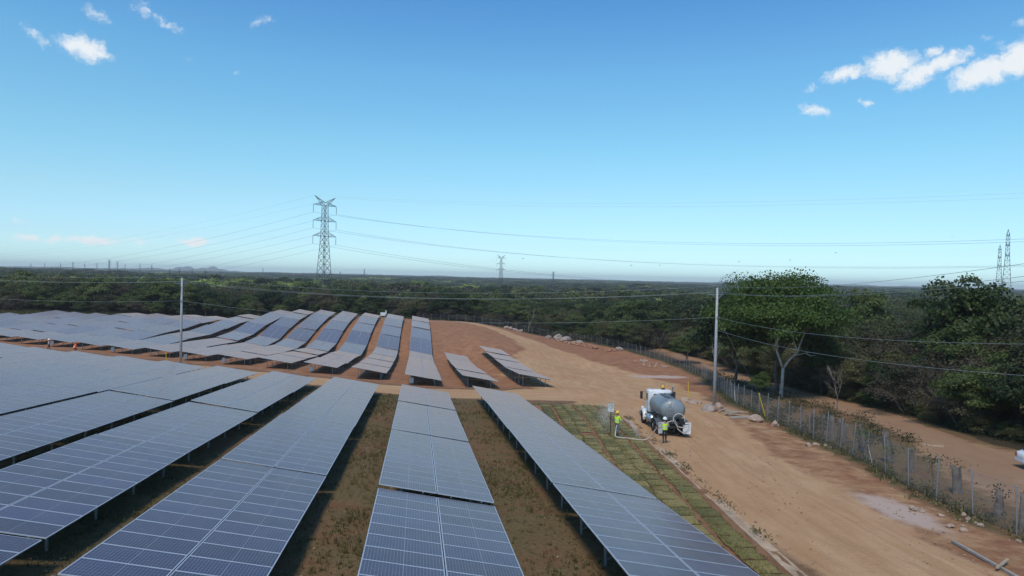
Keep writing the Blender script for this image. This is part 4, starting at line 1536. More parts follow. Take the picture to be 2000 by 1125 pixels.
def stump_posts():
    r = random.Random(14)
    data = [(31.5, 51.0, 1.35, .07, 'thin'), (32.1, 50.3, 1.5, .09, 'leaning'), (32.1, 48.8, 1.45, .19, 'thick split'), (32.1, 48.1, 1.4, .10, 'straight'), (31.7, 46.9, 1.3, .10, 'short'),
            (31.8, 45.1, 1.0, .11, 'low'), (31.4, 43.9, 1.5, .12, 'tall'), (30.9, 40.7, 1.55, .2, 'thick leaning'), (30.1, 37.8, 1.15, .12, 'grey'), (28.6, 32.5, 1.1, .17, 'broad'), (26.7, 28.0, .95, .14, 'stubby'), (26.3, 26.2, 1.25, .1, 'slanting')]
    words = ['thin weathered wooden post, farthest of the old posts behind the fence', 'leaning wooden post, second from the far end of the old posts', 'thick split tree stump post in the cluster behind the fence', 'straight wooden post just right of the thick split stump',
             'short wooden post at the near end of the stump cluster', 'low wooden post alone between the stump cluster and the tall post', 'tall wooden post behind the fence between cluster and leaning trunk', 'thick leaning trunk post with leaves behind the braced fence post',
             'grey wooden post behind the fence right of the thick leaning trunk', 'broad stump behind the fence, third from the picture edge', 'stubby stump behind the fence, second from the picture edge', 'slanting wooden post behind the fence nearest the picture edge']
    for (x, y, h, rad, _), lab in zip(data, words):
        h *= 1.3; rad *= 1.2
        t = thing('wooden_post', lab, 'post', (x, y, gz(x, y)), r.uniform(0, 6), 'old wooden posts behind the wire fence')
        lean = Vector((r.uniform(-.2, .2), r.uniform(-.2, .2), 0)) * h
        rings = []
        for k in range(6):
            f = k / 5
            c = lean * f + Vector((0, 0, -.3 + (h + .3) * f))
            rings.append([c + Vector((math.cos(a), math.sin(a), 0)) * rad * (1.15 - .25 * f) * (1 + .25 * math.sin(3 * a + x)) * r.uniform(.85, 1.15) + (Vector((0, 0, r.uniform(-.12, .12))) if k == 5 else Vector((0, 0, 0))) for a in [2 * math.pi * j / 9 for j in range(9)]])
        MB().loft(rings).build('trunk', M['wood_old'], t, True)
        if rad > .13:
            rr = np.random.default_rng(int(x * 100))
            P = np.array([lean.x, lean.y, h]) + rr.normal(size=(110, 3)) * np.array([.32, .32, .22])
            V, F = leaf_quads(rr, P, rr.normal(size=(110, 3)) * .3 + np.array([0, 0, .6]), .06)
            tag(obj('shoots', mesh_np('shoots', V, F, M['leaf_olive']), t), kind='stuff')


stump_posts()


# vines on the near fence posts
def vine(x, y, h, label):
    rr = np.random.default_rng(int(x * 1000))
    t = thing('climbing_vine', label, 'vine', (x, y, gz(x, y)), 0, 'vines on the wire fence')
    P = np.concatenate([np.array([0, 0, h]) + rr.normal(size=(150, 3)) * np.array([.3, .3, .16]), np.stack([rr.normal(size=60) * .12, rr.normal(size=60) * .12, rr.uniform(.1, h, 60)], -1)])
    V, F = leaf_quads(rr, P, rr.normal(size=P.shape) * .4 + np.array([0, 0, .5]), .055)
    tag(obj('leaves', mesh_np('vine_leaves', V, F, M['leaf_mid']), t), kind='stuff')
    MB().tube([(0, 0, -.1), (.06, .03, h * .5), (-.03, .02, h)], .015, 5).build('stem', M['twig'], t)


vine(26.35, 31.6, 2.0, 'leafy vine draped over the top of the fence post right of the braced one')
vine(27.6, 36.3, 1.6, 'small vine on the fence beside the thick leaning trunk')
vine(28.7, 40.0, 2.0, 'brownish vine hanging on the fence above the braced post')


# ------------------------------------------------------------------ rocks and rubble
def rock(x, y, s, seed, mk, label, group=None, sink=.25, name='boulder', cat='rock'):
    r = np.random.default_rng(seed)
    mb = MB()
    nu, nv = 9, 6
    ax = r.uniform(.75, 1.25, 3) * np.array([1, 1, .72]) * s / 2
    pl = r.normal(size=(7, 3)); pl /= np.linalg.norm(pl, axis=1, keepdims=True)
    rings = []
    for k in range(nv + 1):
        th = min(max(math.pi * k / nv, .08), math.pi - .08)
        ring = []
        for j in range(nu):
            d = np.array([math.sin(th) * math.cos(2 * math.pi * j / nu), math.sin(th) * math.sin(2 * math.pi * j / nu), -math.cos(th)])
            f = min(1.0, min(.62 / max(float(d @ q), .01) for q in pl)) * r.uniform(.93, 1.07)
            ring.append(tuple(d * f * ax * 1.25))
        rings.append(ring)
    mb.loft(rings)
    o = mb.build(name, M[mk])
    o.location = (x, y, gz(x, y) + ax[2] * (1 - 2 * sink) * .9)
    o.rotation_euler = (0, 0, r.uniform(0, 6.28))
    return tag(o, label, cat, group)


def rubble():
    r = random.Random(6)
    for i in range(15):
        a = r.uniform(0, 6.28); q = r.random() ** .5
        rock(29.3 + 3.2 * q * math.cos(a), 206 + 1.6 * q * math.sin(a), r.uniform(.6, 1.5), 300 + i, 'rock_pale' if i % 3 else 'rock', 'rock in the smaller boulder heap at the bend of the far road', 'rocks of the smaller boulder heap', .2)
    heap = [(41.0, 197.5, 2.6, 'rock', 'largest grey boulder at the left end of the long boulder heap'), (43.3, 195.6, 3.0, 'rock', 'big flat grey boulder, second in the long boulder heap'), (45.9, 190, 2.2, 'rock', 'grey boulder behind the red rubble of the long heap'),
            (38.6, 199.5, 1.7, 'rock', 'grey boulder left of the long boulder heap'), (52.3, 172, 1.8, 'rock', 'grey boulder by the fence at the right end of the long heap')]
    for i, (x, y, s, m_, lab) in enumerate(heap):
        rock(x, y, s, 400 + i, m_, lab, None, .22)
    for i in range(48):
        u = r.random()
        x = 41 + 8.5 * u + r.uniform(-1.2, 1.2); y = 194 - 25 * u + r.uniform(-2, 2)
        rock(x, y, r.uniform(.5, 1.35), 500 + i, 'rock_red' if u > .25 or r.random() < .5 else 'rock_pale', 'reddish rock in the long boulder heap along the fence', 'rocks of the long boulder heap', .15)
    for i in range(22):
        u = r.random()
        rock(49 + r.uniform(-1.5, 3), 150 - 14 * u + r.uniform(-1, 1), r.uniform(.35, .8), 600 + i, 'rock_pale', 'small pale stone scattered along the fence right of the boulder heap', 'small stones along the fence', .2)
    rock(29.5, 65.7, 1.25, 701, 'rock', 'dark grey rock left of the concrete pole foot', sink=.25)
    rock(30.6, 65.5, 1.35, 702, 'rock_pale', 'pale pinkish rock at the concrete pole foot', sink=.2)
    rock(30.6, 58.0, 1.15, 703, 'rock_pale', 'single pale boulder right of the plank heap', sink=.15)
    rock(31.4, 56.2, .8, 704, 'rock_pale', 'flat pale rock right of the single boulder by the fence', sink=.35)
    for i in range(9):
        rock(30.3 + r.uniform(-.9, 1.4), 72.5 + r.uniform(-1.3, 1.3), r.uniform(.4, .85), 720 + i, 'rock_pale', 'pale stone in the small heap left of the concrete pole', 'stones left of the concrete pole', .2)
    for i in range(6):
        rock(29.0 + r.uniform(-.7, .9), 46 + r.uniform(-.9, .9), r.uniform(.25, .45), 740 + i, 'rock_pale', 'small stone in the little rubble patch by the stump cluster', 'stones of the little rubble patch', .2)
    for i in range(14):
        y = r.uniform(24, 30)
        rock(23.7 + r.uniform(-.9, 1.2) + (y - 25) * .15, y, r.uniform(.14, .32), 760 + i, 'rock_pale', 'small pale stone in the weeds at the near fence', 'pale stones at the near fence', .2)
    # planks by the pole
    k = 0
    for i in range(11):
        x = 31.0 + r.uniform(-.7, .7); y = 63.6 + r.uniform(-1.2, 1.2)
        z = gz(x, y) + .06 + .07 * (i % 4)
        o = MB().box((0, 0, 0), (r.uniform(1.1, 2.2), .16, .045)).build('plank', M['wood'] if i % 3 else M['wood_grey'])
        o.location = (x, y, z); o.rotation_euler = (R_(r.uniform(-6, 6)), R_(r.uniform(-7, 7)), r.uniform(-.7, .7))
        tag(o, 'loose pale plank in the heap right of the concrete pole', 'plank', 'planks heaped by the concrete pole')
    o = MB().box((0, 0, 0), (2.4, .5, .12)).build('plank', M['wood_grey'])
    o.location = (30.5, 60.6, gz(30.5, 60.6) + .07); o.rotation_euler = (0, 0, .15)
    tag(o, 'wide dark board lying between the plank heap and the boulder', 'plank')

    def beam(a, b, w, h, lab, mk='wood_grey', lift=.04):
        A = Vector((a[0], a[1], gz(*a) + lift)); B = Vector((b[0], b[1], gz(*b) + lift))
        o = MB().bar(A - (A + B) / 2, B - (A + B) / 2, w, h).build('wooden_beam', M[mk]); o.location = (A + B) / 2
        tag(o, lab, 'beam')
    beam((21.5, 24.6), (20.4, 19.6), .12, .09, 'long grey timber lying on the dirt at the bottom right', lift=.07)
    beam((21.7, 22.2), (20.5, 21.4), .09, .06, 'short batten crossing the long grey timber', 'wood', .16)
    beam((21.3, 21.0), (22.2, 20.2), .07, .05, 'thin batten beside the long grey timber')
    beam((23.2, 22.8), (22.4, 20.3), .08, .06, 'weathered batten in the dirt right of the long timber')
    beam((38.6, 47.5), (39.9, 46.8), .16, .16, 'pale log lying at the far edge of the red track', 'wood')


rubble()


# ------------------------------------------------------------------ concrete poles and their wires
def pole_parts(t, h, arm_dir):
    """round tapered concrete pole with a crossarm, three insulators and a neutral bracket"""
    MB().tube([(0, 0, -1.0), (0, 0, h * .5), (0, 0, h)], [.19, .155, .115], 14).build('pole', M['concrete'], t, True)
    ax = Vector((math.cos(arm_dir), math.sin(arm_dir), 0))
    zz = h - .75
    a = MB().bar(-ax * 1.2 + Vector((0, 0, zz)) + ax.orthogonal() * 0, ax * 1.2 + Vector((0, 0, zz)), .09, .10).build('crossarm', M['galv'], t)
    a.location = Vector((-ax.y, ax.x, 0)) * .18
    MB().bar(ax * .7 + Vector((0, 0, zz - .05)), Vector((0, 0, zz - .6)), .04).bar(-ax * .7 + Vector((0, 0, zz - .05)), Vector((0, 0, zz - .6)), .04).build('arm_brace', M['galv'], t)
    tops = []
    for u in (-1.1, 0, 1.1):
        p = ax * u + Vector((-ax.y, ax.x, 0)) * .18 + Vector((0, 0, zz + .05))
        if u == 0:
            p = Vector((0, 0, h))
        rings = []
        for (rr, q) in ((.03, 0), (.03, .08), (.07, .09), (.035, .13), (.065, .14), (.03, .19), (.03, .22)):
            rings.append([p + Vector((math.cos(a_) * rr, math.sin(a_) * rr, q)) for a_ in [2 * math.pi * j / 8 for j in range(8)]])
        MB().loft(rings).build('insulator', M['insul'], t)
        tops.append(p + Vector((0, 0, .22)))
    MB().box((0, -.22, h - 3.2), (.12, .2, .1)).build('neutral_bracket', M['galv'], t)
    tops.append(Vector((0, -.3, h - 3.2)))
    tops.append(Vector((0, -.2, h - 4.6)))
    return tops


def pole(x, y, h, arm, label):
    t = thing('utility_pole', label, 'utility pole', (x, y, gz(x, y)), 0, 'concrete utility poles')
    return [Vector(t.location) + p for p in pole_parts(t, h, arm)]


PR = pole(32.4, 70.8, 12.9, R_(25), 'tall grey concrete pole beside the wire fence')
PL = pole(-32.9, 101.5, 12.2, R_(68), 'concrete pole with crossarm standing between the panel fields')
PN = pole(23.6, 4.0, 12.6, R_(5), 'concrete pole beside the near end of the wire fence')
PW = pole(-97, 128, 12.4, R_(68), 'concrete pole beyond the left end of the panel field')


def catenary(a, b, sag, rad, mk, label, group, n=36, name='power_line', side=4):
    a = Vector(a); b = Vector(b)
    o = Vector((a + b) / 2)
    pts = []
    for k in range(n + 1):
        f = k / n
        p = a.lerp(b, f); p.z -= sag * 4 * f * (1 - f)
        pts.append(p - o)
    w = MB().tube(pts, rad, side).build(name, M[mk]); w.location = o
    return tag(w, label, 'power line', group)


wn_ = ['upper left', 'middle', 'upper right', 'lower neutral', 'lowest']
for A, B, sag, tx, cnt in ((PL, PR, 1.5, 'span between the two concrete poles above the panels', 4), (PR, PN, 1.35, 'span from the concrete pole towards the right picture edge', 5), (PW, PL, 1.2, 'span left of the pole between the panel fields', 4)):
    for i in range(cnt):
        catenary(A[i], B[i], sag * (1.1 if i > 2 else 1.0), .013, 'wire_pale', '%s wire of the %s' % (wn_[i], tx), 'wires of the concrete pole line')
# guy wire with its guard, jumper loops
o = MB().tube([PR[3] - PR[3], Vector((38.9, 71.6, gz(38.9, 71.6) - .1)) - PR[3]], .009, 4).build('guy_wire', M['wire_pale']); o.location = PR[3]
tag(o, 'thin guy wire slanting from the tall concrete pole to the ground', 'guy wire')
for (x, y, h, l, lab) in ((31.0, 74.6, 2.3, .05, 'yellow guard tube standing left of the tall concrete pole'), (33.2, 61.0, 2.4, .85, 'slanted yellow guy guard leaning on the fence right of the plank heap'), (-34.6, 101.0, 2.2, .15, 'yellow guard tube beside the pole between the panel fields')):
    o = MB().tube([(0, 0, -.2), (-l, 0, h)], .045, 8).build('guy_guard', M['yellow']); o.location = (x, y, gz(x, y))
    tag(o, lab, 'guard')
t_ = [Vector((0, 0, 0)), Vector((.3, -.2, .9)), Vector((.9, -.6, 1.25)), Vector((1.6, -1.0, .7)), Vector((1.9, -1.2, -.5))]
o = MB().tube(t_, .016, 5).build('jumper_cable', M['wire_pale']); o.location = PR[1]
tag(o, 'arched jumper cable at the top of the tall concrete pole', 'cable')


# ------------------------------------------------------------------ pylons
def lattice_seg(mb, z0, w0, z1, w1, th, horizontal=True):
    c0 = [Vector((sx * w0, sy * w0, z0)) for sx, sy in ((-1, -1), (1, -1), (1, 1), (-1, 1))]
    c1 = [Vector((sx * w1, sy * w1, z1)) for sx, sy in ((-1, -1), (1, -1), (1, 1), (-1, 1))]
    for k in range(4):
        n = (k + 1) % 4
        mb.bar(c0[k], c1[n], th); mb.bar(c0[n], c1[k], th)
        if horizontal:
            mb.bar(c1[k], c1[n], th)


PZ = [0, 6, 11, 15.5, 19.5, 23, 26.2, 29.2, 32.2, 35.2, 37.4, 39.6, 41.9, 44.2, 46.4, 48.7]
PWD = [3.6, 3.1, 2.72, 2.4, 2.12, 1.9, 1.7, 1.52, 1.36, 1.22, 1.17, 1.13, 1.08, 1.04, 1.0, .96]
ARMS = (35.2, 41.9, 48.7)


def pylon_meshes():
    legs = []
    for sx, sy in ((-1, -1), (1, -1), (1, 1), (-1, 1)):
        mb = MB()
        for i in range(len(PZ) - 1):
            mb.bar((sx * PWD[i], sy * PWD[i], PZ[i] - (1.5 if i == 0 else 0)), (sx * PWD[i + 1], sy * PWD[i + 1], PZ[i + 1]), .2 if PZ[i] < 35 else .15)
        legs.append(mb.mesh('leg', M['pylon']))
    mb = MB()
    for i in range(len(PZ) - 1):
        lattice_seg(mb, PZ[i], PWD[i], PZ[i + 1], PWD[i + 1], .085 if PZ[i] < 35 else .07)
    brace = mb.mesh('bracing', M['pylon'])
    arms = []
    for za in ARMS:
        for s in (-1, 1):
            mb = MB()
            w = np.interp(za, PZ, PWD)
            tip = Vector((s * 6.3, 0, za))
            for sy in (-1, 1):
                lo = Vector((s * w, sy * w, za)); hi = Vector((s * w, sy * w, za + 1.9 if za < 48 else za + 1.4))
                mb.bar(lo, tip, .11); mb.bar(hi, tip, .11)
                for f in (.3, .6):
                    mb.bar(lo.lerp(tip, f), hi.lerp(tip, f), .06)
                    mb.bar(lo.lerp(tip, f - .3), hi.lerp(tip, f), .06)
            arms.append(mb.mesh('crossarm', M['pylon']))
    peaks = []
    for s in (-1, 1):
        mb = MB()
        tip = Vector((s * 5.6, 0, 52.6))
        for sy in (-1, 1):
            a = Vector((s * .96, sy * .96, 48.7)); b = Vector((-s * .2, sy * .5, 49.8))
            mb.bar(a, tip, .1); mb.bar(b, tip, .1)
            for f in (.25, .5, .75):
                mb.bar(a.lerp(tip, f), b.lerp(tip, f), .06); mb.bar(a.lerp(tip, f - .25), b.lerp(tip, f), .06)
        peaks.append(mb.mesh('peak', M['pylon']))
    ins = []
    mb = MB()
    rings = []
    for k in range(24):
        rr = .14 if k % 2 else .06
        rings.append([(rr * math.cos(a), rr * math.sin(a), -.2 - 3.2 * k / 23) for a in [2 * math.pi * j / 7 for j in range(7)]])
    mb.loft(rings)
    return legs, brace, arms, peaks, mb.mesh('insulator', M['insul'])


PYM = pylon_meshes()


def pylon(x, y, zb, s, rotz, label):
    t = thing('pylon', label, 'pylon', (x, y, zb), rotz, 'transmission pylons')
    t.scale = (s, s, s)
    legs, brace, arms, peaks, ins = PYM
    for m_ in legs: obj('leg', m_, t)
    obj('bracing', brace, t)
    for m_ in arms: obj('crossarm', m_, t)
    for m_ in peaks: obj('peak', m_, t)
    for za in ARMS:
        for sd in (-1, 1):
            obj('insulator', ins, t, (sd * 6.2, 0, za))
    return t


def wpos(l, d):
    return l * CF[1] + d * CF[0], -l * CF[0] + d * CF[1]


_mx = wpos(-82.5, 299)
ARM_A = R_(46)
MAIN = pylon(_mx[0], _mx[1], CAMZ - 19.2, 1.0, ARM_A, 'tall lattice pylon rising behind the panel hill on the left')
_p = wpos(-12.0, 720); pylon(_p[0], _p[1], CAMZ - 24.0, .9, R_(20), 'smaller lattice pylon over the woods right of the tall one')
_p = wpos(333, 460); pylon(_p[0], _p[1], CAMZ - 14, 1.02, R_(46), 'taller of the two lattice pylons at the right edge')
_p = wpos(399, 560); pylon(_p[0], _p[1], CAMZ - 17, 1.0, R_(48), 'shorter of the two lattice pylons at the right edge')
# small far pylons: one mesh each
_mb = MB()
_sk = [(PZ[0], PWD[0]), (PZ[3], PWD[3]), (PZ[6], PWD[6]), (PZ[9], PWD[9]), (PZ[12], PWD[12]), (PZ[15], PWD[15])]
for (z0, w0), (z1, w1) in zip(_sk[:-1], _sk[1:]):
    lattice_seg(_mb, z0, w0, z1, w1, .22)
    for sx, sy in ((-1, -1), (1, -1), (1, 1), (-1, 1)):
        _mb.bar((sx * w0, sy * w0, z0 - (3 if z0 == 0 else 0)), (sx * w1, sy * w1, z1), .35)
for za in ARMS:
    for s in (-1, 1):
        for sy in (-1, 1):
            _mb.bar((s * 1, sy, za), (s * 6.3, 0, za), .25); _mb.bar((s * 1, sy, za + 1.8), (s * 6.3, 0, za), .25)
for s in (-1, 1):
    _mb.bar((s * .9, 0, 48.7), (s * 5.6, 0, 52.6), .3)
ME_FARPYL = _mb.mesh('far_pylon', M['pylon'])
FARP = [(1080, 529, 1400), (711, 524, 1900), (664, 530, 1600), (60, 514, 3000), (87, 513, 2600), (118, 513, 2700), (142, 511, 2400), (165, 514, 3300), (189, 513, 2300), (213, 506, 1500), (229, 510, 2000), (244, 515, 3400), (273, 513, 1700), (296, 516, 2400),
        (331, 529, 980), (350, 529, 900), (375, 531, 980), (401, 532, 1050), (430, 537, 1300), (513, 523, 1900)]
for i, (px, py, d) in enumerate(FARP):
    l = (px - 1000) / 1333 * d
    x, y = wpos(l, d)
    hz = 541.5 + (px - 1000) * .0227
    ztop = CAMZ + (hz - py) / 1333 * d
    zb = gz(x, y)
    o = obj('pylon', ME_FARPYL, None, (x, y, zb)); s = max((ztop - zb) / 52.6, .4)
    o.scale = (s, s, s); o.rotation_euler = (0, 0, R_(15 + 23 * i))
    side = 'right of the picture middle' if px > 900 else ('right of the tall pylon' if px > 640 else 'on the horizon left of the tall pylon')
    tag(o, 'tiny far lattice pylon %s, %s from the left' % ('right of the tall one' if px > 640 else 'on the left horizon', ORD[sorted(q[0] for q in FARP).index(px)]), 'pylon', 'far pylons on the horizon')


def hv_line():
    """conductors and earth wires of the tall pylon, hung from its insulators"""
    Rz = Matrix.Rotation(ARM_A, 3, 'Z')
    base = Vector(MAIN.location)
    pts = []
    for za, nm in zip(ARMS, ('lower', 'middle', 'upper')):
        for s in (-1, 1):
            pts.append((base + Rz @ Vector((s * 6.2, 0, za - 3.4)), za, s, nm))
    rx, ry = wpos(220, 134); lx, ly = wpos(-386, 464)
    for p, za, s, nm in pts:
        off = Rz @ Vector((s * 6.2, 0, 0))
        e = Vector((rx + off.x, ry + off.y, CAMZ + 20 + (za - ARMS[2])))
        for g in (0, .45):
            catenary(p - Vector((0, 0, g * .01)) + Vector((g * .7, 0, 0)), e + Vector((g * .7, 0, 0)), 11.0, .022, 'wire', '%s %s conductor running from the tall pylon to the right%s' % (nm, 'near' if s > 0 else 'far', ', twin wire' if g else ''), 'high voltage conductors', 48)
        e = Vector((lx + off.x, ly + off.y, CAMZ - 5 + (za - ARMS[2])))
        catenary(p, e, 7.7, .03, 'wire', '%s %s conductor running from the tall pylon to the left' % (nm, 'near' if s > 0 else 'far'), 'high voltage conductors', 48)
    for s in (-1, 1):
        p = base + Rz @ Vector((s * 5.6, 0, 52.6)); off = Rz @ Vector((s * 5.6, 0, 0))
        catenary(p, (rx + off.x, ry + off.y, CAMZ + 28), 6.0, .014, 'wire', 'thin earth wire from the %s peak of the tall pylon to the right' % ('right' if s > 0 else 'left'), 'earth wires', 40)
        catenary(p, (lx + off.x, ly + off.y, CAMZ + 4), 6.0, .014, 'wire', 'thin earth wire from the %s peak of the tall pylon to the left' % ('right' if s > 0 else 'left'), 'earth wires', 40)


hv_line()

# ------------------------------------------------------------------ tanker truck (local +y forward, x right)
def rounded_ring(w, h, cz, r, y, n=5, cx=0.0):
    pts = []
    for (sx, sy, a0) in ((1, 1, 0), (-1, 1, 90), (-1, -1, 180), (1, -1, 270)):
        for k in range(n):
            a = R_(a0 + 90 * k / (n - 1))
            pts.append((cx + sx * (w / 2 - r) + r * math.cos(a), y, cz + sy * (h / 2 - r) + r * math.sin(a)))
    return pts


def wheel(parent, x, y, rad, width, name='wheel'):
    t = obj(name, None, parent, (x, y, rad))
    t = parent and t
    sg = 1 if x > 0 else -1
    prof = [(.62, -.5), (.9, -.5), (1.0, -.36), (1.0, .36), (.9, .5), (.62, .5)]
    rings = [[(u * width, rad * q * math.cos(a), rad * q * math.sin(a)) for a in [2 * math.pi * j / 22 for j in range(22)]] for q, u in prof]
    MB().loft(rings, cap=False).build('tyre', M['black'], t, True)
    pr = [(.63, -.42), (.6, .1), (.34, .16), (.3, .30), (.12, .34)]
    rings = [[(sg * u * width, rad * q * math.cos(a), rad * q * math.sin(a)) for a in [2 * math.pi * j / 18 for j in range(18)]] for q, u in pr]
    MB().loft(rings, cap=True).build('rim', M['white_paint'], t)
    return t


def truck():
    O = (19.35, 49.0)
    t = thing('tanker_truck', 'white cab water truck with grey cylindrical tank parked on the dirt road', 'truck', (O[0], O[1], gz(*O)), -R_(7.85))
    t.rotation_euler = (-.061, 0, -R_(7.85))
    # chassis
    mb = MB()
    for s in (-1, 1):
        mb.box((s * .42, 4.1, .86), (.09, 7.6, .24))
    for y in (.45, 2.0, 3.4, 5.0, 7.2):
        mb.box((0, y, .86), (.8, .12, .18))
    mb.build('chassis', M['blackmetal'], t)
    for y in (1.05, 2.32):
        MB().tube([(-1.0, y, .52), (1.0, y, .52)], .10, 10).sphere((0, y, .52), .24, 10, 7).build('axle', M['blackmetal'], t)
        for s in (-1, 1):
            wheel(t, s * 1.08, y, .52, .27)
            wheel(t, s * .76, y, .52, .27)
    MB().tube([(-.9, 6.75, .52), (.9, 6.75, .52)], .07, 8).build('axle', M['blackmetal'], t)
    for s in (-1, 1):
        wheel(t, s * 1.02, 6.75, .53, .3)
    # tank: elliptical, dished ends, hoops, walkway, manhole
    a, b, cz = .98, .83, 1.93
    ys = [(.30, .05), (.33, .35), (.40, .62), (.50, .82), (.64, .95), (.78, 1.0), (4.62, 1.0), (4.74, .94), (4.84, .8), (4.9, .5), (4.93, .05)]
    rings = [[(a * q * math.cos(u), y, cz + b * q * math.sin(u)) for u in [2 * math.pi * j / 36 for j in range(36)]] for y, q in ys]
    tank = MB().loft(rings).build('tank', M['tank'], t, True)
    for y in (.80, 1.75, 2.75, 3.75, 4.58):
        rr = [[((a + .018) * math.cos(u), y + dy, cz + (b + .018) * math.sin(u)) for u in [2 * math.pi * j / 36 for j in range(36)]] for dy in (-.035, .035)]
        MB().loft(rr, cap=False).build('hoop', M['tank'], tank, True)
    MB().box((0, 2.6, cz + b + .03), (.5, 3.2, .04)).build('walkway', M['galv_dark'], tank)
    MB().tube([(0, 2.5, cz + b), (0, 2.5, cz + b + .20)], .27, 16).tube([(0, 2.5, cz + b + .2), (0, 2.5, cz + b + .24)], .30, 16).build('manhole', M['tank'], tank)
    for s in (-1, 1):
        MB().box((s * .55, 2.7, 1.10), (.16, 4.2, .28)).build('tank_saddle', M['blackmetal'], tank)
    # rear ladder over the tank end
    mb = MB()
    for s in (-.19, .19):
        mb.tube([(-.30 + s, .20, .98), (-.30 + s, .20, 2.15), (-.30 + s, .38, 2.62), (-.30 + s, .95, 2.82), (-.30 + s, 1.5, 2.80)], .018, 6)
    for k in range(8):
        z = 1.1 + .2 * k
        y = .20 if z < 2.15 else .2 + (z - 2.15) * .4
        mb.tube([(-.49, y, z), (-.11, y, z)], .014, 6)
    mb.build('ladder', M['galv'], t)
    # rear deck: mudguards, flaps, bumper, pump, lamps
    for s in (-1, 1):
        MB().box((s * .93, .02, .66), (.60, .03, .86)).build('mud_flap', mat('flap_grey', (.40, .43, .45), .6, 0, .15, 2, dirt=(.25, .17, .12), dirt_amt=.6) if s < 0 else M['sign_white'], t)
        prof = []
        for k in range(9):
            u = R_(20 + 140 * k / 8)
            prof.append((1.68 - 1.42 * math.cos(u) * .86, .62 + .52 * math.sin(u)))
        rings = [[(s * .62, y, z), (s * 1.24, y, z), (s * 1.24, y, z - .03), (s * .62, y, z - .03)] for y, z in prof]
        MB().loft(rings).build('mudguard', M['galv_dark'], t)
        MB().box((s * .62, -.02, .98), (.16, .05, .10)).build('tail_lamp', M['red'], t)
    MB().box((0, .0, .72), (1.2, .10, .16)).box((0, .15, .95), (2.3, .3, .05)).build('rear_bumper', M['blackmetal'], t)
    MB().box((.55, .1, 1.15), (.42, .42, .36)).tube([(.55, -.12, 1.15), (.55, -.30, 1.15)], .09, 12).tube([(.25, .1, 1.1), (.25, -.2, 1.0)], .06, 10).build('pump', M['blackmetal'], t)
    MB().tube([(0, .32, 1.35), (0, .05, 1.25), (.1, -.12, 1.05), (.3, -.15, .98)], .055, 10).build('outlet_pipe', M['galv_dark'], t)
    # looped hoses at the back
    def loop(c, rx, rz, y, a0, a1, rad=.035):
        return [(c[0] + rx * math.cos(R_(a)), y + .10 * math.sin(R_(a * .7)), c[1] + rz * math.sin(R_(a))) for a in np.linspace(a0, a1, 22)]
    MB().tube(loop((.32, 1.32), .42, .42, -.10, -20, 250), .034, 8).build('coiled_hose', M['hose'], t, True)
    MB().tube(loop((.52, 1.02), .50, .26, -.22, -170, 20), .034, 8).build('coiled_hose', M['hose'], t, True)
    MB().tube([(-.05, -.10, 1.15), (-.32, -.22, 1.22), (-.62, -.3, 1.1), (-.72, -.35, .95)], .034, 8).build('coiled_hose', M['hose'], t, True)
    MB().tube([(.1, -.15, .95), (.2, -.25, .6), (.5, -.28, .38), (.85, -.22, .34)], .034, 8).build('coiled_hose', M['hose'], t, True)
    # side tanks and steps
    for s in (-1, 1):
        MB().tube([(s * .92, 3.55, .82), (s * .92, 4.75, .82)], .30, 18).build('fuel_tank', M['chrome'], t, True)
        MB().box((s * 1.0, 5.35, .62), (.36, .9, .05)).box((s * 1.0, 5.35, .92), (.3, .8, .05)).build('step', M['galv_dark'], t)
    # cab: rounded box that narrows to the windscreen
    rings = [rounded_ring(1.86, 1.76, 2.06, .10, 4.98), rounded_ring(1.94, 1.86, 2.06, .16, 5.04), rounded_ring(1.94, 1.86, 2.06, .16, 6.05), rounded_ring(1.86, 1.55, 1.92, .14, 6.42), rounded_ring(1.80, .9, 1.60, .1, 6.62)]
    cab = MB().loft(rings).build('cab', M['white_paint'], t, True)
    MB().box((0, 4.965, 2.47), (1.10, .03, .40)).build('rear_window', M['window'], cab)
    for s in (-1, 1):
        MB().box((s * .965, 5.72, 2.40), (.03, .74, .52)).build('side_window', M['window'], cab)
        MB().box((s * .968, 5.35, 1.85), (.012, .03, 1.5)).build('door_seam', M['blackmetal'], cab)
        MB().box((s * .985, 5.45, 1.95), (.04, .16, .04)).build('door_handle', M['chrome'], cab)
    MB().box((0, 6.43, 2.42), (1.6, .03, .5), 0, Matrix.Rotation(R_(24), 3, 'X')).build('windscreen', M['window'], cab)
    for k in (-.7, -.35, 0, .35, .7):
        MB().sphere((k, 5.9, 3.0), (.06, .09, .05), 8, 5).build('roof_lamp', M['amber'], cab)
    MB().tube([(-.5, 5.45, 3.0), (-.5, 5.75, 3.06)], .05, 8).tube([(.45, 5.3, 3.0), (.45, 5.75, 3.08)], .05, 8).build('air_horn', M['chrome'], cab)
    # hood, fenders, grille
    rings = [rounded_ring(1.5, .95, 1.52, .14, 6.45), rounded_ring(1.36, .88, 1.46, .16, 7.3), rounded_ring(1.26, .82, 1.42, .16, 7.95), rounded_ring(1.1, .7, 1.4, .14, 8.04)]
    hood = MB().loft(rings).build('hood', M['white_paint'], t, True)
    MB().box((0, 8.06, 1.38), (.9, .05, .62)).build('grille', M['chrome'], hood)
    MB().box((0, 8.12, .72), (2.3, .14, .3)).build('front_bumper', M['chrome'], t)
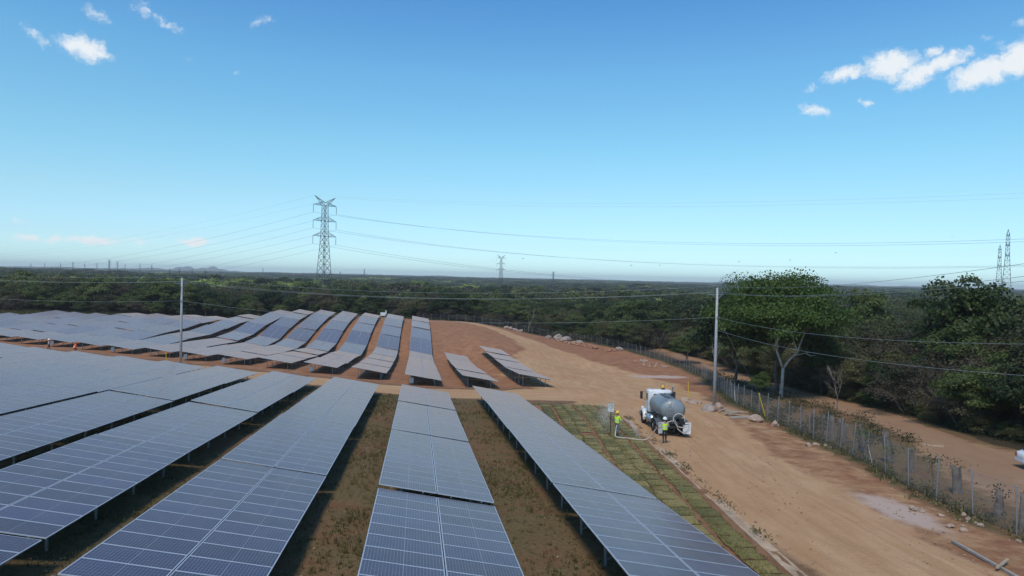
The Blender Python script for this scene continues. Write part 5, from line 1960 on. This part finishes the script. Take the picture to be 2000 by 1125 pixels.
    for s in (-1, 1):
        prof = []
        for k in range(11):
            u = R_(-12 + 190 * k / 10)
            prof.append((6.75 - .78 * math.cos(u), .62 + .62 * max(math.sin(u), -.25)))
        rings = [[(s * .66, y, z + .05), (s * 1.10, y, z + .03), (s * 1.22, y, z - .06), (s * 1.22, y, z - .14), (s * 1.15, y, z - .1), (s * .66, y, z)] for y, z in prof]
        MB().loft(rings).build('fender', M['white_paint'], t, True)
        MB().sphere((s * .88, 7.95, 1.15), (.14, .08, .14), 10, 7).build('headlight', M['sign_white'], t)
        mb = MB(); mb.tube([(s * .97, 5.95, 2.75), (s * 1.35, 6.0, 2.72)], .014, 6).tube([(s * .97, 5.95, 2.05), (s * 1.35, 6.0, 2.2)], .014, 6)
        mb.build('mirror_arm', M['blackmetal'], t)
        MB().box((s * 1.38, 6.0, 2.45), (.20, .07, .62)).build('mirror', M['blackmetal'], t)
    # exhaust stack behind the right of the cab
    ex = MB().tube([(.93, 4.80, 1.2), (.93, 4.80, 3.05), (.96, 4.74, 3.28), (1.02, 4.62, 3.36)], .065, 12).build('exhaust_stack', M['chrome'], t, True)
    MB().tube([(.93, 4.80, 1.75), (.93, 4.80, 2.75)], .13, 14).build('heat_shield', M['blackmetal'], ex, True)
    MB().tube([(.72, 4.55, 1.4), (.72, 4.55, 2.55)], .16, 14).tube([(.72, 4.55, 2.55), (.72, 4.55, 2.8)], .20, 14).build('air_filter', M['blackmetal'], t, True)
    MB().box((.50, 4.60, 2.5), (.35, .1, .06)).build('hose_bracket', M['blackmetal'], t)
    # amber beacon on a bracket over the cab
    bc = MB().tube([(.30, 5.5, 2.98), (.30, 5.5, 3.1)], .12, 12).build('beacon', M['blackmetal'], t)
    MB().tube([(.30, 5.5, 3.1), (.30, 5.5, 3.28), (.30, 5.5, 3.36)], [.15, .14, .05], 14).build('beacon_lens', M['amber'], bc, True)
    mb = MB()
    for s in (-.17, .17):
        mb.tube([(.30 + s, 5.5, 3.0), (.30 + s * .8, 5.5, 3.5)], .014, 6)
    mb.tube([(.16, 5.5, 3.5), (.44, 5.5, 3.5)], .014, 6)
    mb.build('beacon_guard', M['galv'], bc)
    return t


truck()


# ------------------------------------------------------------------ white car at the edge of the track
def car():
    c = Vector((41.35, 38.95, 0)); c.z = gz(c.x, c.y)
    t = thing('parked_car', 'white car with its rear end showing at the right edge of the track', 'car', c, R_(-20))
    # local +x forward
    st = [(-2.08, .78, .50, .82), (-2.0, 1.36, .34, .98), (-1.75, 1.56, .27, 1.02), (-1.0, 1.66, .22, 1.0), (0, 1.68, .2, .98), (.9, 1.67, .22, .95), (1.6, 1.58, .26, .86), (1.95, 1.36, .32, .76), (2.06, .9, .42, .66)]
    rings = []
    for x, w, z0, z1 in st:
        ring = []
        r_ = min(.16, (z1 - z0) * .35)
        for p in rounded_ring(w, z1 - z0, (z0 + z1) / 2, r_, 0, 4):
            ring.append((x, -p[0], p[2]))
        rings.append(ring)
    body = MB().loft(rings).build('body', M['white_paint'], t, True)
    gh = [(-1.78, 1.36, .98, 1.02), (-1.35, 1.30, .96, 1.33), (-.75, 1.24, .95, 1.45), (.05, 1.22, .95, 1.46), (.45, 1.26, .95, 1.36), (1.08, 1.34, .93, .97)]
    rings = [[(x, w / 2 * 1.08, z0), (x, w / 2, z0 + (z1 - z0) * .8), (x, w / 2 * .82, z1), (x, -w / 2 * .82, z1), (x, -w / 2, z0 + (z1 - z0) * .8), (x, -w / 2 * 1.08, z0)] for x, w, z0, z1 in gh]
    MB().loft(rings).build('cabin', M['white_paint'], t, True)
    MB().box((-1.60, 0, 1.2), (.02, 1.02, .30), 0, Matrix.Rotation(R_(54), 3, 'Y')).build('rear_window', M['window'], t)
    for s in (-1, 1):
        rot = Matrix.Rotation(R_(-8 * s), 3, 'X')
        MB().box((-.72, s * .655, 1.18), (.74, .03, .32), 0, rot).build('side_window', M['window'], t)
        MB().box((.10, s * .655, 1.18), (.78, .03, .32), 0, rot).build('side_window', M['window'], t)
        MB().box((-2.0, s * .58, .76), (.10, .22, .22)).build('tail_lamp', M['red'], t)
        MB().box((1.95, s * .55, .66), (.10, .26, .13)).build('headlight', M['chrome'], t)
        MB().box((-.05, s * .845, .86), (.16, .03, .03)).build('door_handle', M['white_paint'], body)
        for x in (-1.28, 1.28):
            w = obj('wheel', None, t, (x, s * .74, .30))
            rings = [[(.3 * q * math.cos(a), u * .19, .3 * q * math.sin(a)) for a in [2 * math.pi * j / 18 for j in range(18)]] for q, u in ((.62, -.5), (1, -.42), (1, .42), (.62, .5))]
            MB().loft(rings, cap=False).build('tyre', M['black'], w, True)
            rings = [[(.3 * q * math.cos(a), s * u * .19, .3 * q * math.sin(a)) for a in [2 * math.pi * j / 16 for j in range(16)]] for q, u in ((.64, -.3), (.6, .42), (.2, .3))]
            MB().loft(rings).build('rim', M['chrome'], w)
    MB().box((-2.06, 0, .46), (.08, 1.3, .16)).build('rear_bumper', M['white_paint'], t)
    MB().box((0, 0, .26), (3.6, 1.3, .1)).build('underbody', M['black'], t)


car()


# ------------------------------------------------------------------ people
def person(label, loc, rotz, J, top, pants, vest, helmet, group=None, scale=1.0):
    """one skinned body from a posed skeleton; vest and helmet are separate pieces. local +y is forward"""
    names = list(J.keys())
    V = [J[n][0] for n in names]; Rr = [J[n][1] for n in names]
    chains = [['pelvis', 'waist', 'chest', 'neck', 'jaw', 'skull', 'crown'], ['jaw', 'nose']]
    for s in 'LR':
        chains += [['pelvis', 'hip' + s, 'knee' + s, 'ankle' + s, 'toe' + s], ['chest', 'shoulder' + s, 'elbow' + s, 'wrist' + s, 'palm' + s]]
    V = [Vector(q) for q in V]
    idx = {n: i for i, n in enumerate(names)}
    E = []
    for c in chains:
        for a, b in zip(c[:-1], c[1:]):
            E.append((idx[a], idx[b]))
    # five fingers per hand
    for s in 'LR':
        p = V[idx['palm' + s]]; d = (p - V[idx['wrist' + s]]).normalized()
        sd = d.cross(Vector((0, 0, 1)))
        sd = sd.normalized() if sd.length > .1 else Vector((1, 0, 0))
        nn = d.cross(sd)
        for k, (u, ln) in enumerate(((-.034, .065), (-.012, .078), (.012, .074), (.034, .056))):
            a = len(V); V.append(p + d * .035 + sd * u); Rr.append(.010); names.append('finger' + s)
            V.append(V[a] + d * ln * .55 - nn * .012); Rr.append(.009); names.append('finger' + s)
            V.append(V[a + 1] + d * ln * .35 - nn * .03); Rr.append(.008); names.append('finger' + s)
            E += [(idx['palm' + s], a), (a, a + 1), (a + 1, a + 2)]
        a = len(V); V.append(p - d * .01 + sd * .045 - nn * .01); Rr.append(.012); names.append('finger' + s)
        V.append(V[a] + (d * .6 + sd * .5).normalized() * .045 - nn * .02); Rr.append(.010); names.append('finger' + s)
        E += [(idx['palm' + s], a), (a, a + 1)]
    me = bpy.data.meshes.new('person_skeleton')
    me.from_pydata([tuple(v) for v in V], E, [])
    o = bpy.data.objects.new('person_skeleton', me); coll.objects.link(o)
    sk = o.modifiers.new('skin', 'SKIN'); sk.use_smooth_shade = True
    lay = me.skin_vertices[0] if len(me.skin_vertices) else None
    if lay is None:
        bpy.context.view_layer.objects.active = o
        bpy.ops.mesh.customdata_skin_add()
        lay = me.skin_vertices[0]
    for i, r_ in enumerate(Rr):
        lay.data[i].radius = (r_, r_) if isinstance(r_, float) else r_
        lay.data[i].use_root = (i == idx['pelvis'])
    sb = o.modifiers.new('sub', 'SUBSURF'); sb.levels = 1; sb.render_levels = 1
    dg = bpy.context.evaluated_depsgraph_get()
    bm = bpy.data.meshes.new_from_object(o.evaluated_get(dg))
    bpy.data.objects.remove(o)
    kinds = []
    for n in names:
        if n.startswith(('hip', 'knee', 'pelvis')): kinds.append(1)
        elif n.startswith(('ankle', 'toe')): kinds.append(2)
        elif n.startswith(('wrist', 'palm', 'finger', 'neck', 'jaw', 'nose', 'skull')): kinds.append(3)
        elif n == 'crown': kinds.append(4)
        else: kinds.append(0)
    bm.materials.clear()
    for m_ in (top, pants, M['boot'], M['skin'], M['hair']):
        bm.materials.append(m_)
    # sample points along the bones for material choice
    S = []; K = []
    for a, b in E:
        for f in (0, .25, .5, .75, 1):
            S.append(V[a].lerp(V[b], f)); K.append(kinds[a] if f < .5 else kinds[b])
    S = np.array(S); K = np.array(K)
    mi = []
    for p in bm.polygons:
        c = np.array(p.center)
        k = K[np.argmin(((S - c) ** 2).sum(1))]
        mi.append(int(k))
    bm.polygons.foreach_set('material_index', mi)
    bm.polygons.foreach_set('use_smooth', [True] * len(mi))
    t = thing('person', label, 'person', loc, rotz, group)
    t.scale = (scale,) * 3
    bm.name = 'body'
    obj('body', bm, t)
    pz = J['pelvis'][0]; ch = J['chest'][0]; nk = J['neck'][0]
    rings = []
    for f, w, d in ((0, .185, .135), (.15, .19, .14), (.5, .185, .135), (.8, .215, .145), (1.02, .20, .13), (1.12, .11, .09)):
        c = Vector(pz).lerp(Vector(ch), f) if f <= 1 else Vector(ch).lerp(Vector(nk), (f - 1) * 4)
        rings.append([c + Vector((w * math.cos(a), d * math.sin(a), 0)) for a in [2 * math.pi * j / 18 for j in range(18)]])
    v = MB().loft(rings, cap=False).build('vest', vest, t, True)
    for f in (.32, .62):
        c = Vector(pz).lerp(Vector(ch), f)
        rr = [[c + Vector((.196 * math.cos(a), .146 * math.sin(a), dz)) for a in [2 * math.pi * j / 18 for j in range(18)]] for dz in (-.022, .022)]
        MB().loft(rr, cap=False).build('reflective_band', M['reflect'], v)
    hc = Vector(J['skull'][0]) + Vector((0, 0, .045))
    rings = [[hc + Vector((q * .135 * math.cos(a), q * .155 * math.sin(a) + (.03 if (k == 0 and math.sin(a) > .3) else 0), z)) for a in [2 * math.pi * j / 18 for j in range(18)]] for k, (q, z) in enumerate(((1.12, -.012), (1.0, .0), (.98, .05), (.85, .10), (.55, .14), (.1, .155)))]
    MB().loft(rings).build('helmet', helmet, t, True)
    return t


def skeleton(**kw):
    J = {'pelvis': ((0, 0, .94), (.145, .115)), 'waist': ((0, 0, 1.10), (.135, .105)), 'chest': ((0, .01, 1.33), (.165, .115)), 'neck': ((0, .01, 1.48), .058), 'jaw': ((0, .03, 1.555), (.066, .078)),
         'skull': ((0, .025, 1.63), (.076, .092)), 'crown': ((0, .01, 1.70), (.066, .078)), 'nose': ((0, .125, 1.585), .016),
         'hipL': ((-.10, 0, .88), .095), 'kneeL': ((-.11, .02, .49), .064), 'ankleL': ((-.115, -.01, .09), .046), 'toeL': ((-.13, .15, .04), .04),
         'hipR': ((.10, 0, .88), .095), 'kneeR': ((.11, .02, .49), .064), 'ankleR': ((.115, -.01, .09), .046), 'toeR': ((.13, .15, .04), .04),
         'shoulderL': ((-.205, 0, 1.40), .066), 'elbowL': ((-.27, -.02, 1.12), .045), 'wristL': ((-.27, .12, .90), .032), 'palmL': ((-.265, .17, .83), .032),
         'shoulderR': ((.205, 0, 1.40), .066), 'elbowR': ((.27, -.02, 1.12), .045), 'wristR': ((.27, .12, .90), .032), 'palmR': ((.265, .17, .83), .032)}
    for k, v in kw.items():
        J[k] = (v, J[k][1])
    return J


def people():
    # worker with the spray hose: seen from behind and to the side, both hands forward on the nozzle
    J1 = skeleton(elbowR=(.31, .10, 1.13), wristR=(.22, .34, 1.10), palmR=(.20, .42, 1.10), elbowL=(-.29, .08, 1.10), wristL=(.0, .32, 1.06), palmL=(.07, .38, 1.06),
                  kneeL=(-.13, .05, .49), ankleL=(-.15, .05, .09), toeL=(-.19, .20, .04), kneeR=(.13, .0, .49), ankleR=(.16, -.10, .09), toeR=(.20, .05, .04))
    person('worker in yellow helmet and jeans spraying the turf beside the speed sign', (14.75, 48.6, gz(14.75, 48.6) + .06), R_(-62), J1, M['hivis'], M['denim'], M['hivis'], M['helm_yellow'], None, 1.02)
    # worker by the truck: back to the camera, left arm out to the hose
    J2 = skeleton(elbowL=(-.34, .02, 1.18), wristL=(-.50, .12, 1.02), palmL=(-.56, .16, .98), elbowR=(.31, .03, 1.15), wristR=(.26, .22, 1.05), palmR=(.22, .29, 1.05),
                  kneeL=(-.10, .04, .49), ankleL=(-.10, -.06, .09), toeL=(-.13, .08, .04), kneeR=(.11, .06, .49), ankleR=(.13, .06, .09), toeR=(.16, .2, .04))
    person('worker in white helmet and black trousers behind the tanker truck', (17.5, 46.15, gz(17.5, 46.15)), R_(4), J2, M['shirt'], M['trousers'], M['hivis'], M['helm_white'], None, 1.03)
    J3 = skeleton(kneeL=(-.11, .12, .50), ankleL=(-.11, .18, .09), toeL=(-.12, .34, .04), kneeR=(.11, -.02, .5), ankleR=(.11, -.2, .1), toeR=(.12, -.06, .04))
    person('worker in orange vest walking at the lower edge of the hillside panels', (-58.0, 117.6, gz(-58.0, 117.6)), R_(100), J3, M['shirt'], M['trousers'], M['hiorange'], M['helm_white'], None, 1.05)
    J4 = skeleton(pelvis=(0, -.1, .55), waist=(0, -.04, .70), chest=(0, .08, .92), neck=(0, .14, 1.06), jaw=(0, .18, 1.12), skull=(0, .19, 1.20), crown=(0, .18, 1.27), nose=(0, .29, 1.15),
                  hipL=(-.1, -.08, .52), kneeL=(-.14, .32, .50), ankleL=(-.14, .12, .09), toeL=(-.15, .27, .04), hipR=(.1, -.08, .52), kneeR=(.15, .30, .36), ankleR=(.14, -.02, .10), toeR=(.15, .13, .04),
                  shoulderL=(-.2, .08, .98), elbowL=(-.26, .25, .78), wristL=(-.18, .45, .72), palmL=(-.16, .52, .7), shoulderR=(.2, .08, .98), elbowR=(.26, .25, .78), wristR=(.18, .45, .72), palmR=(.16, .52, .7))
    person('worker in orange shirt crouching at the lower edge of the hillside panels', (-54.6, 118.4, gz(-54.6, 118.4)), R_(-20), J4, M['hiorange'], M['trousers'], M['hiorange'], M['hiorange'], None, 1.1)


people()


# ------------------------------------------------------------------ sign, hose, spray
def text_mesh(txt, size):
    cu = bpy.data.curves.new('lettering', 'FONT'); cu.body = txt; cu.size = size; cu.extrude = .002; cu.align_x = 'CENTER'; cu.align_y = 'CENTER'; cu.resolution_u = 3
    o = bpy.data.objects.new('lettering', cu); coll.objects.link(o)
    dg = bpy.context.evaluated_depsgraph_get()
    me = bpy.data.meshes.new_from_object(o.evaluated_get(dg))
    bpy.data.objects.remove(o)
    me.materials.clear(); me.materials.append(M['sign_black'])
    return me


def speed_sign():
    x, y = 14.55, 49.6
    t = thing('speed_limit_sign', 'white rectangular 15 speed limit sign on a black post in the turf', 'sign', (x, y, gz(x, y)), R_(-14))
    MB().tube([(0, 0, -.3), (0, 0, 2.25)], .03, 8).build('post', M['blackmetal'], t)
    w, h, zc = .46, .66, 2.0
    MB().box((0, -.04, zc), (w, .02, h)).build('board', M['sign_white'], t)
    mb = MB()
    for (cx, cz, bw, bh) in ((0, zc + h / 2 - .025, w - .03, .016), (0, zc - h / 2 + .025, w - .03, .016), (-w / 2 + .022, zc, .016, h - .05), (w / 2 - .022, zc, .016, h - .05)):
        mb.box((cx, -.0525, cz), (bw, .004, bh))
    mb.build('border', M['sign_black'], t)
    rings = []
    n = 28
    for r_, yy in ((.165, -.051), (.165, -.056), (.135, -.056), (.135, -.051)):
        rings.append([(r_ * math.cos(2 * math.pi * j / n), yy, zc + .09 + r_ * math.sin(2 * math.pi * j / n)) for j in range(n)])
    MB().loft(rings, cap=False).build('ring', M['sign_black'], t)
    o = obj('numeral', text_mesh('15', .23), t, (0, -.054, zc + .09)); o.rotation_euler = (R_(90), 0, 0)
    o = obj('lettering', text_mesh('km/h', .12), t, (0, -.054, zc - .18)); o.rotation_euler = (R_(90), 0, 0)


speed_sign()


def spline(pts, n=10):
    P = [Vector(p) for p in pts]
    P = [P[0] * 2 - P[1]] + P + [P[-1] * 2 - P[-2]]
    out = []
    for i in range(1, len(P) - 2):
        for k in range(n):
            t = k / n
            a, b, c, d = P[i - 1], P[i], P[i + 1], P[i + 2]
            out.append(.5 * ((2 * b) + (c - a) * t + (2 * a - 5 * b + 4 * c - d) * t * t + (3 * b - 3 * c + d - a) * t ** 3))
    out.append(P[-2])
    return out


def hoses_and_spray():
    g = lambda x, y, h=.05: Vector((x, y, gz(x, y) + h))
    hz = 14.75, 48.6
    nozzle = Vector((hz[0] + .42 * math.sin(R_(62)) + .05, hz[1] + .42 * math.cos(R_(62)), gz(*hz) + .06 + 1.12))
    pts = [g(18.55, 48.75, .95), g(18.2, 48.2, 1.0), g(17.5, 46.9, 1.02), g(16.9, 46.35, .95), g(16.75, 46.6, .55), g(16.45, 46.9, .14), g(15.9, 46.95, .08), g(15.3, 47.35, .10), g(14.9, 47.4, .11), g(14.5, 47.75, .11), g(14.5, 48.15, .12), g(14.6, 48.42, .4), g(14.72, 48.55, .85)] + [nozzle - Vector((.2, .1, .06)), nozzle]
    o0 = pts[6]
    h = MB().tube([p - o0 for p in spline(pts, 9)], .038, 9).build('water_hose', M['hose'], None, True)
    h.location = o0
    tag(h, 'pale water hose running from the truck across the turf to the spraying worker', 'hose')
    d = Vector((math.sin(R_(62)), math.cos(R_(62)), 0))
    nz = MB().tube([Vector((0, 0, 0)), d * .12, d * .26], [.04, .036, .02], 10).build('hose_nozzle', M['chrome'])
    nz.location = nozzle
    tag(nz, 'metal spray nozzle held by the worker in the yellow helmet', 'nozzle')
    # water: a jet that falls onto the turf and a drifting mist by the sign
    r = np.random.default_rng(31)
    base = np.array([[1, 0, 0], [0, 1, 0], [-1, 0, 0], [0, -1, 0], [0, 0, 1], [0, 0, -1]], float)
    fc = np.array([[0, 1, 4], [1, 2, 4], [2, 3, 4], [3, 0, 4], [1, 0, 5], [2, 1, 5], [3, 2, 5], [0, 3, 5]])

    def drops(name, label, P, s):
        V = (P[:, None] + base[None] * s[:, None, None]).reshape(-1, 3)
        F = (np.arange(len(P))[:, None, None] * 6 + fc[None]).reshape(-1, 3)
        tag(obj(name, mesh_np(name, V, F, M['water'], k=3)), label, kind='stuff')
    n = 1300
    u = r.random(n) ** .8
    st = np.array(nozzle + d * .26)
    end = np.array(g(16.35, 48.2, 0))
    P = st + (end - st) * u[:, None]
    P[:, 2] += 4 * .28 * u * (1 - u)
    P += r.normal(size=(n, 3)) * (.015 + .13 * u[:, None] ** 1.2)
    drops('water_jet', 'jet of water falling from the nozzle onto the turf', P, .005 + .007 * r.random(n))
    n = 3400
    c = np.array(g(14.25, 50.2, 1.35))
    P = c + r.normal(size=(n, 3)) * np.array([.30, .36, .5])
    P[:, 2] = np.maximum(P[:, 2], gz(14.2, 50.2) + .1)
    drops('water_mist', 'drifting water mist around the speed sign', P, .004 + .006 * r.random(n))


hoses_and_spray()


# ------------------------------------------------------------------ small things
def inverter(k, y):
    x = ROWX(k) - 1.45
    zz = gz(x, y + .5) + .62
    o = MB().box((0, 0, 0), (.52, .24, .66)).box((0, -.13, .05), (.44, .03, .44)).box((-.15, 0, -.40), (.04, .04, .16)).box((.05, 0, -.40), (.04, .04, .16)).build('inverter_box', [M['white_paint']])
    o.location = (x, y, zz)
    tag(o, 'grey inverter box on the end post of the %s' % ('short outer hillside row' if k == 2 else ('short second hillside row' if k == 1 else '%s long hillside row' % ORD[-k])), 'inverter', 'inverter boxes at the hillside row ends')


for k in (0, -2, -4, -5, -7, -9):
    y_ = H_START.get(k, 101.5 + 4.41 * (-3 - k) + [.4, 0, -.5][k % 3])
    inverter(k, y_ + 1.56)
t = thing('equipment_cabinet', 'small white cabinet on a frame at the crest of the panel hill', 'cabinet', (-10.6, 215, gz(-10.6, 215)), .2)
MB().box((0, 0, 1.1), (1.5, .7, 1.0)).build('cabinet', M['white_paint'], t)
MB().box((.95, 0, 1.6), (.3, .4, 1.2)).build('mast_box', M['white_paint'], t)
for sx in (-.6, .6):
    for sy in (-.25, .25):
        MB().box((sx, sy, .3), (.08, .08, .7)).build('leg', M['galv'], t)


def bird(px, py, d, i):
    l = (px - 1000) / 1333 * d
    x, y = wpos(l, d)
    hz = 541.5 + (px - 1000) * .0227
    z = CAMZ + (hz - py) / 1333 * d
    t = thing('bird', 'small dark bird in flight, %s from the left' % ORD[i], 'bird', (x, y, z), R_(40 * i), 'birds in the sky over the woods')
    t.scale = (.7, .7, .7)
    MB().loft([[(q * .10 * math.cos(a), yy, q * .09 * math.sin(a)) for a in [2 * math.pi * j / 8 for j in range(8)]] for yy, q in ((-.40, .25), (-.2, .6), (0, 1), (.2, .8), (.3, .5), (.36, .1))]).build('body', M['bird'], t, True)
    for s in (-1, 1):
        MB().loft([[(s * x_, -.10 + c_, z_), (s * x_, .12 + c_ * .3, z_), (s * x_, .10, z_ + .02), (s * x_, -.08 + c_, z_ + .02)] for x_, c_, z_ in ((.06, 0, .02), (.35, .03, .16), (.72, -.06, .10))]).build('wing', M['bird'], t)


for i, (px, py) in enumerate([(960, 508), (1020, 505), (1232, 518), (1287, 518), (1374, 514), (1442, 511), (1541, 508), (1630, 494), (1857, 463)]):
    bird(px, py, 190, i)

# ------------------------------------------------------------------ air
_hz = MB().box((0, 4400, 26.0), (19400, 12400, 84.0)).build('haze', [])
tag(_hz, 'thin pale haze over the whole landscape', kind='stuff')
hm = bpy.data.materials.new('haze')
hm.use_nodes = True
hm.node_tree.nodes.clear()
_o = N(hm.node_tree, 'ShaderNodeOutputMaterial')
_v = N(hm.node_tree, 'ShaderNodeVolumePrincipled')
_v.inputs['Color'].default_value = (.97, .98, 1.0, 1)
_v.inputs['Density'].default_value = .00013
_v.inputs['Anisotropy'].default_value = .1
hm.node_tree.links.new(_v.outputs[0], _o.inputs['Volume'])
_hz.data.materials.append(hm)
